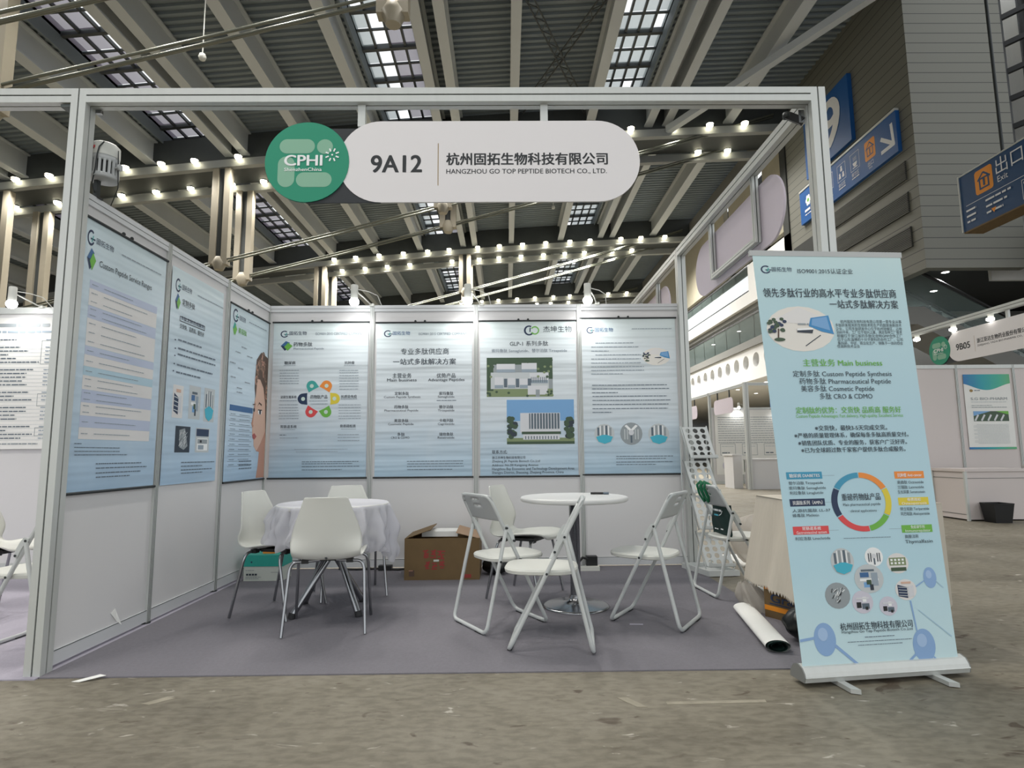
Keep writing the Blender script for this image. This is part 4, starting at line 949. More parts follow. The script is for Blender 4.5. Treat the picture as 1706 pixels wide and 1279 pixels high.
  ('L','grey',0.19,0.427,0.45,0.008),('R','lilac',0.075,0.35,0.7,0.413),('L','grey',0.09,0.375,0.14,0.008),('L','grey',0.19,0.375,0.55,0.008),('R','cream',0.075,0.286,0.7,0.349),
  ('L','grey',0.09,0.312,0.14,0.008),('L','grey',0.19,0.312,0.5,0.008),('L','ink',0.048,0.257,0.101,0.0087),('L','ink',0.05,0.237,0.419,0.0087),('L','ink',0.052,0.217,0.421,0.0087),
  ('L','ink',0.054,0.198,0.49,0.0087),('L','ink',0.223,0.147,0.637,0.0118),('L','ink',0.226,0.123,0.689,0.0118),('L','ink',0.228,0.096,0.631,0.0118),
  ('L','ink',0.231,0.073,0.527,0.0118),
 ],
 'lf2': [
  ('F','logo',0.046,1.322,0.112,1.42),('T','navy','固拓生物',0.128,1.356,0.127,0.037,0),('L','grey',0.339,1.362,0.731,0.0141),('F','dia',0.05,1.199,0.117,1.315),
  ('T','ink','定制多肽',0.139,1.253,0.167,0.04,1),('L','grey',0.142,1.239,0.273,0.0084),('T','ink','交货快、品质高、服务好',0.123,1.08,0.331,0.033,1),('O','ink',0.12,1.127,0.463,1.165),
  ('T','navy','多肽定制合成服务',0.132,1.142,0.317,0.027,1),('L','ink',0.112,0.984,0.429,0.0215),('L','navy',0.07,0.979,0.085,0.0163),('L','ink',0.118,0.925,0.644,0.0215),
  ('L','navy',0.076,0.92,0.091,0.0163),('L','ink',0.117,0.883,0.648,0.0214),('L','navy',0.076,0.87,0.09,0.0163),('L','ink',0.114,0.809,0.611,0.0214),
  ('L','navy',0.073,0.813,0.087,0.0163),('L','ink',0.11,0.757,0.433,0.0213),('L','navy',0.069,0.763,0.083,0.0162),('F','lab',0.089,0.453,0.219,0.68),
  ('F','lab2',0.296,0.457,0.456,0.698),('F','flask2',0.509,0.448,0.667,0.703),('F','rods',0.146,0.216,0.338,0.399),('F','device',0.413,0.217,0.612,0.397),
  ('L','ink',0.235,0.14,0.706,0.0132),('L','ink',0.237,0.114,0.526,0.0132),('L','ink',0.24,0.088,0.674,0.0132),('L','ink',0.242,0.066,0.531,0.0132),
 ],
 'lf3': [
  ('F','logo',0.043,1.333,0.143,1.447),('T','navy','固拓生物',0.16,1.368,0.117,0.041,0),('L','grey',0.349,1.382,0.736,0.0169),('F','diag',0.046,1.219,0.123,1.334),
  ('T','green','美容肽',0.149,1.256,0.159,0.045,1),('L','grey',0.221,1.136,0.324,0.0184),('L','grey',0.113,1.079,0.212,0.018),('L','grey',0.336,1.075,0.444,0.0188),
  ('L','grey',0.027,0.977,0.123,0.0177),('L','grey',0.171,0.948,0.272,0.0182),('L','grey',0.311,0.841,0.418,0.0186),('L','grey',0.047,0.859,0.144,0.0177),
  ('L','grey',0.165,0.778,0.266,0.0181),('L','grey',0.169,0.742,0.269,0.0181),('F','face',0.466,0.013,0.838,1.165),('R','blue',0.057,0.588,0.5,0.637),
  ('R','grey',0.057,0.546,0.5,0.549),('L','ink',0.077,0.558,0.17,0.008),('L','ink',0.24,0.558,0.45,0.008),('R','grey',0.057,0.504,0.5,0.507),('L','ink',0.077,0.516,0.17,0.008),
  ('L','ink',0.24,0.516,0.45,0.008),('R','grey',0.057,0.462,0.5,0.465),('L','ink',0.077,0.474,0.17,0.008),('L','ink',0.24,0.474,0.45,0.008),('R','grey',0.057,0.42,0.5,0.423),
  ('L','ink',0.077,0.432,0.17,0.008),('L','ink',0.24,0.432,0.45,0.008),('R','grey',0.057,0.378,0.5,0.381),('L','ink',0.077,0.39,0.17,0.008),('L','ink',0.24,0.39,0.45,0.008),
  ('R','grey',0.057,0.336,0.5,0.339),('L','ink',0.077,0.348,0.17,0.008),('L','ink',0.24,0.348,0.45,0.008),('R','grey',0.057,0.294,0.5,0.297),('L','ink',0.077,0.306,0.17,0.008),
  ('L','ink',0.24,0.306,0.45,0.008),('R','grey',0.057,0.252,0.5,0.255),('L','ink',0.077,0.264,0.17,0.008),('L','ink',0.24,0.264,0.45,0.008),('R','grey',0.057,0.21,0.5,0.213),
  ('L','ink',0.077,0.222,0.17,0.008),('L','ink',0.24,0.222,0.45,0.008),('R','grey',0.057,0.168,0.5,0.171),('L','ink',0.077,0.18,0.17,0.008),('L','ink',0.24,0.18,0.45,0.008),
  ('R','grey',0.057,0.126,0.5,0.129),('L','ink',0.077,0.138,0.17,0.008),('L','ink',0.24,0.138,0.45,0.008),('L','ink',0.263,0.16,0.511,0.0161),('L','ink',0.266,0.129,0.514,0.0161),
  ('L','ink',0.269,0.098,0.517,0.0161),
 ],
 'ban': [
  ('F','logo',0.035,1.893,0.088,1.936),('T','navy','固拓生物',0.092,1.906,0.105,0.022,0),('T','ink','ISO9001:2015认证企业',0.227,1.897,0.297,0.026,0),
  ('T','ink','领先多肽行业的高水平专业多肽供应商',0.032,1.771,0.712,0.044,1),('T','ink','一站式多肽解决方案',0.376,1.714,0.371,0.041,1),('F','lobbyE',0.028,1.485,0.386,1.72),
  ('T','ink','\u3000\u3000杭州固拓生物科技有限公司是一家专业从事',0.421,1.634,0.331,0.016,0),('T','ink','多肽研发相关的生物技术和生产的国家高新技术',0.392,1.615,0.358,0.016,0),
  ('T','ink','企业，公司多肽研发中心位于杭州钱塘区，占地',0.392,1.596,0.357,0.016,0),('T','ink','2000平米。工厂位于绍兴上虞，满足各种工厂需求',0.393,1.578,0.355,0.016,0),
  ('T','ink','根据位于浙江省的多肽化合物GMP合作工厂',0.393,1.559,0.354,0.016,0),('T','ink','位于山东淄博的十分子原料药合作工厂，公司',0.393,1.54,0.353,0.016,0),
  ('T','ink','集科研、中试、商业化生产、销售于一体的综合',0.393,1.521,0.351,0.016,0),('T','ink','性高新技术企业',0.387,1.505,0.121,0.015,0),('T','green','主营业务 Main business',0.194,1.412,0.421,0.034,1),
  ('T','ink','定制多肽 Custom Peptide Synthesis',0.134,1.358,0.524,0.029,0),('T','ink','药物多肽 Pharmaceutical Peptide',0.163,1.32,0.486,0.029,0),
  ('T','ink','美容多肽 Cosmetic Peptide',0.167,1.283,0.387,0.029,0),('T','ink','多肽 CRO & CDMO',0.259,1.244,0.28,0.029,0),('T','green','定制肽的优势：交货快 品质高 服务好',0.126,1.174,0.556,0.03,1),
  ('T','green','Custom Peptide Advantages: Fast delivery, High-quality, Excellent Service',0.123,1.151,0.566,0.016,0),('T','ink','※交货快，最快3-5天完成交货。',0.213,1.088,0.38,0.024,1),
  ('T','ink','※严格的质量管理体系，确保每条多肽高质量交付。',0.102,1.053,0.601,0.023,1),('T','ink','※销售团队优质、专业的服务，获客户广泛好评。',0.117,1.016,0.572,0.023,1),
  ('T','ink','※已为全球超过数千家客户提供多肽合成服务。',0.128,0.981,0.548,0.023,1),('R','tealb',0.036,0.853,0.219,0.887),('T','white','糖尿病 DIABETES',0.049,0.862,0.156,0.017,1),
  ('R','navy',0.037,0.724,0.216,0.759),('T','white','抗菌肽系列（AMPs）',0.05,0.733,0.152,0.018,1),('R','red',0.036,0.592,0.218,0.63),('T','white','胃肠道系统',0.083,0.613,0.094,0.015,1),
  ('T','white','Gastrointestinal system',0.051,0.595,0.154,0.013,0),('R','orange',0.599,0.845,0.757,0.88),('T','white','抗肿瘤 Anti-cancer',0.612,0.854,0.131,0.017,1),
  ('R','yellow',0.6,0.716,0.762,0.753),('T','white','骨质疏松',0.647,0.736,0.073,0.014,1),('T','white','Osteoporosis',0.615,0.719,0.133,0.012,0),('R','green',0.598,0.585,0.761,0.621),
  ('T','white','免疫调节剂',0.645,0.605,0.074,0.014,1),('T','white','Immunoregulator',0.614,0.588,0.134,0.012,0),('T','ink','替尔泊肽 Tirzepatide',0.042,0.828,0.176,0.015,0),
  ('T','ink','索玛鲁肽 Semaglutide',0.041,0.804,0.188,0.015,0),('T','ink','利拉鲁肽 Liraglutide',0.042,0.781,0.171,0.015,0),('T','ink','人源抗菌肽 LL-37',0.044,0.697,0.194,0.015,0),
  ('T','ink','蜂毒肽 Melittin',0.042,0.675,0.134,0.015,0),('T','ink','利拉洛肽 Linaclotide',0.041,0.567,0.178,0.015,0),('T','ink','奥曲肽 Octreotide',0.607,0.82,0.141,0.016,0),
  ('T','ink','兰瑞肽 Lanreotide',0.605,0.796,0.141,0.016,0),('T','ink','生长抑素 Somatostatin',0.603,0.773,0.146,0.016,0),('T','ink','特立帕肽 Teriparatide',0.604,0.691,0.154,0.016,0),
  ('T','ink','阿巴帕肽 Abaloparatide',0.604,0.668,0.153,0.016,0),('T','ink','胸腺法新',0.608,0.56,0.073,0.016,0),('T','ink','Thymalfasin',0.606,0.535,0.146,0.016,0),
  ('F','ring',0.25,0.597,0.563,0.879),('T','ink','重磅药物肽产品',0.305,0.748,0.202,0.031,1),('T','ink','Main pharmaceutical peptide',0.308,0.72,0.194,0.013,0),
  ('T','ink','· clinical applications ·',0.332,0.69,0.155,0.012,0),('L','ink',0.287,0.566,0.533,0.0045),('R','grey',0.216,0.867,0.283,0.868),('R','grey',0.215,0.74,0.264,0.741),
  ('R','grey',0.215,0.607,0.269,0.608),('R','grey',0.533,0.866,0.602,0.866),('R','grey',0.531,0.606,0.601,0.605),('F','flaskE',0.207,0.401,0.326,0.524),
  ('F','white3E',0.384,0.433,0.479,0.522),('F','lab2E',0.316,0.312,0.467,0.445),('F','panelE',0.494,0.396,0.609,0.491),('F','rodsE',0.156,0.248,0.284,0.367),
  ('F','lab3E',0.289,0.221,0.397,0.326),('F','lab3E',0.426,0.206,0.52,0.294),('F','labE',0.52,0.272,0.632,0.369),('E','ball',0.128,0.116,0.055,0.0738),
  ('E','ball2',0.12,0.139,0.0248,0.0295),('E','ball',0.631,0.065,0.0587,0.0751),('E','ball2',0.622,0.088,0.0264,0.03),('E','ball',0.711,0.371,0.0345,0.0487),
  ('E','ball2',0.706,0.386,0.0155,0.0195),('P','ball',[(0.004,0.11),(0.079,0.119),(0.079,0.131),(0.003,0.122)]),
  ('P','ball',[(0.171,0.082),(0.28,-0.011),(0.289,-0.002),(0.181,0.092)]),('P','ball',[(0.582,0.035),(0.528,-0.006),(0.535,-0.014),(0.588,0.026)]),
  ('P','ball',[(0.607,0.132),(0.595,0.27),(0.587,0.269),(0.6,0.13)]),('P','ball',[(0.631,0.33),(0.679,0.356),(0.677,0.361),(0.628,0.335)]),
  ('P','ball3',[(0.738,0.354),(0.773,0.32),(0.777,0.324),(0.741,0.358)]),('P','ball3',[(0.624,0.225),(0.78,0.097),(0.784,0.101),(0.627,0.228)]),
  ('P','ball',[(0.67,0.009),(0.691,-0.01),(0.696,-0.005),(0.675,0.015)]),('T','ink','杭州固拓生物科技有限公司',0.212,0.154,0.372,0.031,1),
  ('T','ink','Hangzhou Go Top Peptide Biotech Co.,Ltd',0.216,0.138,0.365,0.012,0),('L','ink',0.329,0.114,0.483,0.0063),('L','ink',0.239,0.096,0.57,0.0054),
  ('L','ink',0.291,0.08,0.518,0.0054),
 ],
}


def fill(s, lay):
    for e in lay:
        if e[0] == 'T': s.text(e[2], e[3], e[4], e[5], e[6], 'ink_' + e[1], e[7])
        elif e[0] == 'L': s.dashes(e[2], e[3] + e[5] * .12, e[4], e[5] * .8, 'ink_' + {'ink': 'inkline', 'grey': 'greyline'}.get(e[1], e[1]))
        elif e[0] == 'R': s.rect(e[2], e[3], e[4], e[5], 'ink_' + e[1], 1)
        elif e[0] == 'O': s.frame(e[2], e[3], e[4], e[5], .006, 'ink_' + e[1], 2)
        elif e[0] == 'P': s.poly(e[2], 'ink_' + e[1], 2)
        elif e[0] == 'E': s.ell(e[2], e[3], e[4], e[5], 'ink_' + e[1], 4 if e[1].startswith('white') else (2 if e[1] == 'ball2' else 1))
        elif e[0] == 'F': photo(s, e[1], e[2], e[3], e[4], e[5])

def poster(key, label, loc, rz, W, Hh, film='poster_film', slump=0.0, rail=True):
    root = thing('poster', label, 'poster', loc, rz)
    s = Sheet(lambda u, v, w: (u, -w - .004, v))
    s.mb.grid(lambda a, b: s.fn(W * a, Hh * b, 0), 10, 14, film)
    fill(s, LAY[key])
    s.build('sheet', root)
    if rail:
        for nm, z in (('bottom_rail', 0), ('top_rail', Hh)):
            r = MB(); r.tube([(-.012, -.008, z), (W + .012, -.008, z)], .008, 'dark_metal', 8); rl_ = r.build(nm, root, True)
        for u in (.36, .46):
            r = MB(); r.lathe([(.008, 0), (.012, .006), (.006, .016)], (W * u + .04, -.008, Hh + .006), 'dark_metal', 8); r.build('hook', rl_, True)
    return root
yp = yb - .006
poster('bk1', 'pale blue poster with six coloured petals around its centre, left end of the back wall', (.055, yp, .835), 0, .912, 1.488)
poster('bk2', 'pale blue poster of text in two columns headed by two lines of large characters', (1.046, yp, .835), 0, .918, 1.480)
poster('bk3', 'poster with two building photographs and a twin ring logo on the back wall', (2.040, yp, .835), 0, .925, 1.490)
poster('bk4', 'pale poster of paragraphs over three round photographs, right end of the back wall', (3.015, yp, .845), 0, .918, 1.500)
HP = math.pi / 2
poster('lf1', 'blue poster with a striped table of peptide services, nearest on the left wall', (.010, .055, .86), HP, .775, 1.495, 'poster_film_blue')
poster('lf2', 'blue poster with five small laboratory photographs, middle of the left wall', (.010, .905, .86), HP, .735, 1.49, 'poster_film_blue', rail=False)
poster('lf3', 'blue poster with half of a womans face, far end of the left wall', (.010, 1.772, .835), HP, .785, 1.478, 'poster_film_blue')

# ------------------------------------------------------------------ hanging signs of the booths
def fascia(name, label, fn, number, zh, en, hang, thick, face='sign_pale'):
    """pill-shaped name board with a green disc at its left end; fn(u, v, w), u from the disc's left edge, v from the lower edge"""
    root = thing(name, label, 'sign', fn(1.0, .2, 0))
    Lp = 2.008; h = .457; r = h / 2
    def slab(pts, m, w0, w1, nm):
        b = MB(); n = len(pts)
        A = [fn(u, v, w0) for u, v in pts]; B = [fn(u, v, w1) for u, v in pts]
        b.add(A + B, [(i, (i + 1) % n, n + (i + 1) % n, n + i) for i in range(n)] + [tuple(reversed(range(n))), tuple(range(n, 2 * n))], m); return b.build(nm, root)
    slab([(.224, 0), (.62, 0), (.62, h - .04), (.224, h - .04)], 'sign_black', -thick, -.003, 'infill')
    pts = [(Lp - r + r * math.cos(math.radians(-90 + 7.5 * i)), r + r * math.sin(math.radians(-90 + 7.5 * i))) for i in range(25)] + [(.39 + r + r * math.cos(math.radians(90 + 7.5 * i)), r + r * math.sin(math.radians(90 + 7.5 * i))) for i in range(25)]
    nb = slab(pts, face, -thick, 0, 'name_board')
    dc = slab([(.224 + .224 * math.cos(2 * math.pi * i / 48), .226 + .224 * math.sin(2 * math.pi * i / 48)) for i in range(48)], 'sign_green', -thick, .004, 'disc')
    s = Sheet(lambda u, v, w: fn(u, v, w + .004), .0008); R = .224
    D = lambda a, b: (.224 + a * R, .226 + b * R)
    for a, b, c, d in ((-.66, .21, .18, .57), (-.685, -.63, -.285, .135), (-.245, -.63, .60, -.265)):
        p, q = D(a, b), D(c, d); s.stad(p[0], p[1], q[0], q[1], 'sign_mint', 1)
    p = D(.42, .38); s.ell(p[0], p[1], .19 * R, .185 * R, 'sign_mint', 1)
    p = D(-.53, -.10); s.text('CPHI', p[0], p[1], .89 * R, .26 * R, 'ink_white', 2, 3)
    p = D(-.53, -.235); s.text('ShenzhenChina', p[0], p[1], .89 * R, .085 * R, 'ink_white', 1, 3)
    p = D(.60, .17)
    for i in range(8):
        t = math.pi / 8 + i * math.pi / 4; s.line(p[0] + .09 * R * math.cos(t), p[1] + .09 * R * math.sin(t), p[0] + .17 * R * math.cos(t), p[1] + .17 * R * math.sin(t), .035 * R, 'ink_white', 3)
    s.ell(p[0], p[1], .022 * R, .022 * R, 'ink_white', 3)
    s.build('emblem', dc, False)
    s = Sheet(fn, .0008)
    s.text(number, .566, .167, .268, .094, 'sign_black', 2, 1); s.rect(.922, .092, .926, .33, 'ink_darkgold', 1)
    if zh: s.text(zh, .968, .212, .865, .062, 'sign_black', 2, 1)
    if en: s.text(en, .968, .158, .86, .026, 'sign_black', 1, 1)
    s.build('lettering', nb, False)
    for u in hang:
        b = MB(); A = fn(u - .02, h - .02, -thick - .002); B = fn(u + .02, .65, -thick - .035)
        lo = [min(a, b_) for a, b_ in zip(A, B)]; hi = [max(a, b_) for a, b_ in zip(A, B)]
        b.box((lo[0], lo[1], lo[2]), (hi[0], hi[1], min(hi[2], ZT - .081)), 'aluminium'); b.build('hanger', root)
    return root
fascia('fascia_sign', 'pill-shaped white name board with green disc reading 9A12, hanging across the front', lambda u, v, w: (1.009 + u, -.028 - w, 2.380 + v), '9A12', '杭州固拓生物科技有限公司', 'HANGZHOU GO TOP PEPTIDE BIOTECH CO., LTD.', (.505, 1.497), .012)

def side_board(y0, lab):
    root = thing('fascia_sign', lab, 'sign', (4.05, y0 + .9, 2.41))
    r = .2285; L = 1.74; pts = [(y0 + L - r + r * math.cos(math.radians(-90 + 7.5 * i)), 2.415 + r + r * math.sin(math.radians(-90 + 7.5 * i))) for i in range(25)] + [(y0 + r + r * math.cos(math.radians(90 + 7.5 * i)), 2.415 + r + r * math.sin(math.radians(90 + 7.5 * i))) for i in range(25)]
    b = MB(); b.prism([(4.046, y, z) for y, z in pts], (.014, 0, 0), 'sign_lilac'); b.build('name_board', root)
    b = MB(); ya, yb_ = y0 + .36, y0 + 1.22
    for y in (ya, yb_): upright(b, 4.02, y, 2.47, ZT - .081, .04)
    b.prism([(a, ya + .02, c) for a, c in prof2(4.02, 2.49, .04, .005, .004)], (0, yb_ - ya - .04, 0), 'aluminium'); b.build('hanging_frame', root)
side_board(.50, 'blank lilac back of a pill-shaped board framed in aluminium, hanging on the right side')
side_board(3.12, 'rounded end of a second blank board beyond the back right post')

# ------------------------------------------------------------------ furniture
def arc_pts(p, c, q, n=5):
    """rounded corner: from p to q bending round the corner c"""
    p, c, q = Vector(p), Vector(c), Vector(q)
    return [(p * (1 - t) ** 2 + c * 2 * t * (1 - t) + q * t * t) for t in [i / n for i in range(n + 1)]]

# --- folding chair: two bent tube frames, panel seat and slotted back; origin on the floor, facing +y
def make_folding(label, group):
    t = thing('folding_chair', label, 'chair', (0, 0, 0), 0, group)
    W = .19
    line = lambda z: .222 - .40 * (z - .012) / .768      # y of the front tube at height z
    def ftube(zlo, zhi): return [( line(z), z) for z in (zlo, zhi)]
    def xw(z): return W - .012 * max(0, (z - .45) / .33)
    left, right = [], []
    for sx, L in ((-1, left), (1, right)):
        for z in (.08, .25, .45, .60, .70, .745): L.append((sx * xw(z), line(z), z))
    foot = [Vector((-W, line(.08), .08))] + arc_pts((-W, line(.055), .055), (-W, .225, .0125), (-W + .05, .222, .0125)) + arc_pts((W - .05, .222, .0125), (W, .225, .0125), (W, line(.055), .055))
    top = arc_pts((xw(.745), line(.745), .745), (xw(.79) - .002, line(.785), .785), (xw(.79) - .045, line(.787) + .0, .787)) + arc_pts((-xw(.79) + .045, line(.787), .787), (-xw(.79) + .002, line(.785), .785), (-xw(.745), line(.745), .745))
    b = MB(); b.tube(list(reversed(left))[0:] + foot[1:] + right + top, .0115, 'white_lacquer', 10, closed=True); ff = b.build('front_frame', t, True)
    apex = (-.085, .588); W2 = .207
    rl = lambda z: -.222 + (.222 - .085) * (z - .012) / .576
    foot = arc_pts((-W2, rl(.055), .055), (-W2, -.225, .0125), (-W2 + .05, -.222, .0125)) + arc_pts((W2 - .05, -.222, .0125), (W2, -.225, .0125), (W2, rl(.055), .055))
    b = MB(); b.tube([(-W2, rl(z), z) for z in (.588, .45, .25, .08)] + foot + [(W2, rl(z), z) for z in (.08, .25, .45, .588)], .0115, 'white_lacquer', 10); rf = b.build('rear_frame', t, True)
    # seat
    pts = []; n = 36
    for i in range(n):
        a = 2 * math.pi * i / n; c, s_ = math.cos(a), math.sin(a)
        k = 1 / (abs(c) ** 3.2 + abs(s_) ** 3.2) ** (1 / 3.2); pts.append((.178 * k * c, .055 + .205 * k * s_))
    b = MB()
    for (za, fa), (zb, fb) in zip(((.390, .90), (.396, .985), (.412, 1.0), (.421, .97)), ((.396, .985), (.412, 1.0), (.421, .97), (.422, .80))):
        A = [(x * fa, .055 + (y - .055) * fa, za) for x, y in pts]; B = [(x * fb, .055 + (y - .055) * fb, zb) for x, y in pts]
        b.add(A + B, [(i, (i + 1) % n, n + (i + 1) % n, n + i) for i in range(n)], 'white_plastic', True)
    b.poly([(x * .9, .055 + (y - .055) * .9, .390) for x, y in reversed(pts)], 'white_plastic'); b.poly([(x * .80, .055 + (y - .055) * .80, .422) for x, y in pts], 'white_plastic')
    b.build('seat', t, True)
    # backrest with two hand slots, wrapped round the tubes
    b = MB(); nx, nz = 18, 12
    def bp(i, j):
        u = -1 + 2 * i / nx; v = j / nz; z = .640 + .150 * v + .006 * (1 - u * u) * v
        return (u * (.192 - .006 * v), line(min(z, .79)) - .018 * (1 - u * u) + .004, z)
    for i in range(nx):
        for j in range(nz):
            if 7 <= i <= 10 and j in (6, 9): continue
            b.add([bp(i, j), bp(i + 1, j), bp(i + 1, j + 1), bp(i, j + 1)], [(0, 1, 2, 3)], 'chair_back_grey', True)
    me = b.build('backrest', t, True, solid=.006)
    for sx in (-1, 1):
        b = MB(); x = sx * .204
        q = [(-.098, .612), (-.07, .618), (-.048, .592), (-.028, .556), (-.018, .514), (-.036, .506), (-.052, .545), (-.07, .575), (-.092, .588)]
        b.prism([(x - .002, y, z) for y, z in q], (.004, 0, 0), 'white_lacquer'); hb = b.build('hinge_bracket', t, True)
        for y, z in ((-.083, .600), (-.03, .522), (line(.41), .408), (rl(.41), .408)):
            b = MB(); b.tube([(x - .006, y, z), (x + .012 * sx + .004, y, z)], .007, 'dark_metal', 8); b.build('rivet', hb, True)
        for yy in (.222, -.222):
            b = MB(); b.box((sx * .12 - .035, yy - .012, .001), (sx * .12 + .035, yy + .012, .006), 'rubber'); b.build('foot_pad', ff if yy > 0 else rf, True)
    return t
def facing(fx, fy): return math.atan2(-fx, fy)
GF = 'white folding chairs around the bare round table'
ch = make_folding('white folding chair left of the bare round table, its back to the cardboard box', GF)
ch.location = (2.245, .797, .006); ch.rotation_euler = (0, 0, facing(.85, .52))
dup(ch, 'white folding chair seen in profile directly in front of the bare round table', (2.535, .385, .006), facing(-.993, .12))
dup(ch, 'white folding chair right of the bare round table, facing left towards it', (3.215, .805, .006), facing(-.83, .55))
dup(ch, 'white folding chair with a dark green tote bag hung over its back', (3.985, 1.525, .006), facing(.995, .10), 'white folding chair by the brochure rack')
c5 = dup(ch, 'white folding chair in the neighbouring booth, partly cut by the left edge', (-.36, .45, .006), facing(-1, .1), 'chairs of the neighbouring booth')

# --- shell chair: moulded plastic shell on chrome legs; origin on the floor, facing +y
def make_shell(label, group, m='white_plastic'):
    t = thing('shell_chair', label, 'chair', (0, 0, 0), 0, group)
    prof = [(.225, .418, .165), (.222, .432, .185), (.20, .447, .200), (.13, .452, .212), (.03, .446, .216), (-.06, .436, .212), (-.125, .424, .205), (-.172, .428, .196), (-.202, .456, .200), (-.220, .510, .206), (-.234, .575, .200), (-.248, .645, .180), (-.262, .715, .152), (-.274, .770, .132), (-.279, .790, .125), (-.281, .797, .116)]
    n = len(prof) - 1
    def sp(a, b):
        i = min(n - 1, int(b * n)); f = b * n - i
        y, z, w = (prof[i][k] * (1 - f) + prof[i + 1][k] * f for k in range(3)); s_ = -1 + 2 * a
        back = max(0, min(1, (z - .46) / .1)) if y < 0 else 0
        return (w * s_, y + back * .055 * s_ * s_ * (1 - .4 * max(0, (z - .6) / .2)), z + (1 - back) * .022 * abs(s_) ** 3)
    b = MB(); b.grid(sp, 16, 30, m); b.build('shell', t, True, solid=.009, sub=1)
    for sx in (-1, 1):
        for y0, y1 in ((-.13, -.215), (.12, .20)):
            b = MB(); b.tube([(sx * .05, y0 * .8, .413)] + [(sx * .13, y0, .412)] + arc_pts((sx * .175, y0, .410), (sx * .213, y0 + (y1 - y0) * .02, .408), (sx * .218, y0 + (y1 - y0) * .15, .35)) + [(sx * .235, y1, .004)], .0095, 'chrome', 10); b.build('leg', t, True)
    b = MB(); b.box((-.11, -.09, .405), (.11, .12, .425), 'black_plastic')
    for sx in (-1, 1): b.box((sx * .13 - .02, -.14, .400), (sx * .13 + .02, -.10, .424), 'black_plastic'); b.box((sx * .13 - .02, .09, .400), (sx * .13 + .02, .13, .434), 'black_plastic')
    b.build('seat_plate', t, True)
    b = MB(); b.tube([(0, -.180, .434), (0, -.197, .440)], .007, 'dark_metal', 8); b.build('screw', t, True)
    return t
GS = 'white shell chairs on chrome legs'
sc = make_shell('white moulded chair seen from behind, in front of the cloth-covered round table', GS)
sc.location = (1.188, .755, .006); sc.rotation_euler = (0, 0, math.radians(8.0))
dup(sc, 'white moulded chair on chrome legs beside the left wall, facing the cloth-covered table', (.752, 1.122, .006), facing(.97, -.24))
dup(sc, 'white moulded chair mostly hidden behind the cloth-covered round table', (1.095, 1.595, .006), facing(.41, -.91))
dup(sc, 'white moulded chair behind the left folding chair, facing the bare round table', (2.43, 1.50, .006), facing(.90, -.44))
sl = dup(sc, 'white moulded chair standing deeper in the neighbouring booth', (-1.19, 1.15, .006), facing(1, -.1), 'chairs of the neighbouring booth')

# --- bare round table on a chrome pedestal, with a marker pen
t = thing('round_table', 'bare white round table on a chrome disc pedestal, among the folding chairs', 'table', (2.757, 1.16, .006))
b = MB(); b.lathe([(0, .716), (.362, .716), (.372, .722), (.374, .738), (.370, .746), (.360, .749), (0, .749)], (2.757, 1.16, 0), 'table_white', 56); b.build('tabletop', t)
b = MB(); b.lathe([(.036, .03), (.036, .70), (.12, .705), (.12, .716), (0, .716)], (2.757, 1.16, 0), 'chrome', 24); b.build('column', t)
b = MB(); b.lathe([(.226, .007), (.226, .014), (.21, .02), (.10, .032), (.055, .045), (.045, .07), (.037, .085)], (2.757, 1.16, 0), 'chrome', 48); b.build('base', t)
t = thing('marker_pen', 'black marker pen lying on the bare round table', 'pen', (2.95, 1.30, .749))
b = MB(); b.tube([(2.895, 1.305, .758), (2.985, 1.294, .758)], .008, 'black_plastic', 10); b.build('barrel', t)
b = MB(); b.tube([(2.985, 1.294, .758), (2.990, 1.2935, .758), (3.025, 1.289, .758)], [.0065, .009, .0085], 'ink_bld3', 10); b.build('cap', t)

# --- cloth-covered round table on four splayed chrome tubes
cx, cy = 1.09, 1.13
t = thing('round_table', 'round table hidden under thin white cloth, standing on four splayed chrome tubes', 'table', (cx, cy, .006))
b = MB(); b.lathe([(0, .69), (.37, .69), (.375, .695), (.375, .715), (.37, .72), (0, .72)], (cx, cy, 0), 'table_white', 48); b.build('tabletop', t)
for fx, fy in ((.903, .925), (1.312, .964), (1.245, 1.345), (.86, 1.30)):
    dx, dy = fx - cx, fy - cy; px, py = -dy * .12, dx * .12
    b = MB(); b.tube([(fx, fy, .03), (cx + px, cy + py, .42), (cx - dx * .55 + px, cy - dy * .55 + py, .69)], .021, 'chrome', 14); lg = b.build('leg', t)
    b = MB(); b.tube([(fx + dx * .04, fy + dy * .04, .007), (fx, fy, .04)], .024, 'rubber', 12); b.build('foot_cap', lg)
cl = MB(); nA, nR = 216, 24
def drop(a):
    return .225 + .13 * max(0, math.cos(a)) ** 3 + .022 * math.sin(5 * a + .7) + .02 * max(0, -math.cos(a))
def cloth(u, v):
    a = 2 * math.pi * u
    if v < .3: r = .376 * v / .3; return (cx + r * math.cos(a), cy + r * math.sin(a), .7225)
    f = (v - .3) / .7; D = drop(a); fold = (.030 * math.sin(13 * a + 1.4 * f) + .026 * math.sin(22 * a + 1.3 - 2 * f) + .020 * math.sin(37 * a + 3 * f)) * min(1, f * 2.2) + .010 * math.sin(16 * f + 9 * a) * f
    r = .377 + .030 * f ** .6 + fold; return (cx + r * math.cos(a), cy + r * math.sin(a), .7225 - .004 * min(1, f * 24) - D * f + .022 * math.sin(9 * a + 5 * f) * f + .014 * math.sin(23 * a) * f)
cl.grid(cloth, nA, nR, 'cloth_film', closed_u=True)
tag(cl.build('tablecloth'), 'thin white disposable cloth draped in folds over the left round table', 'tablecloth')

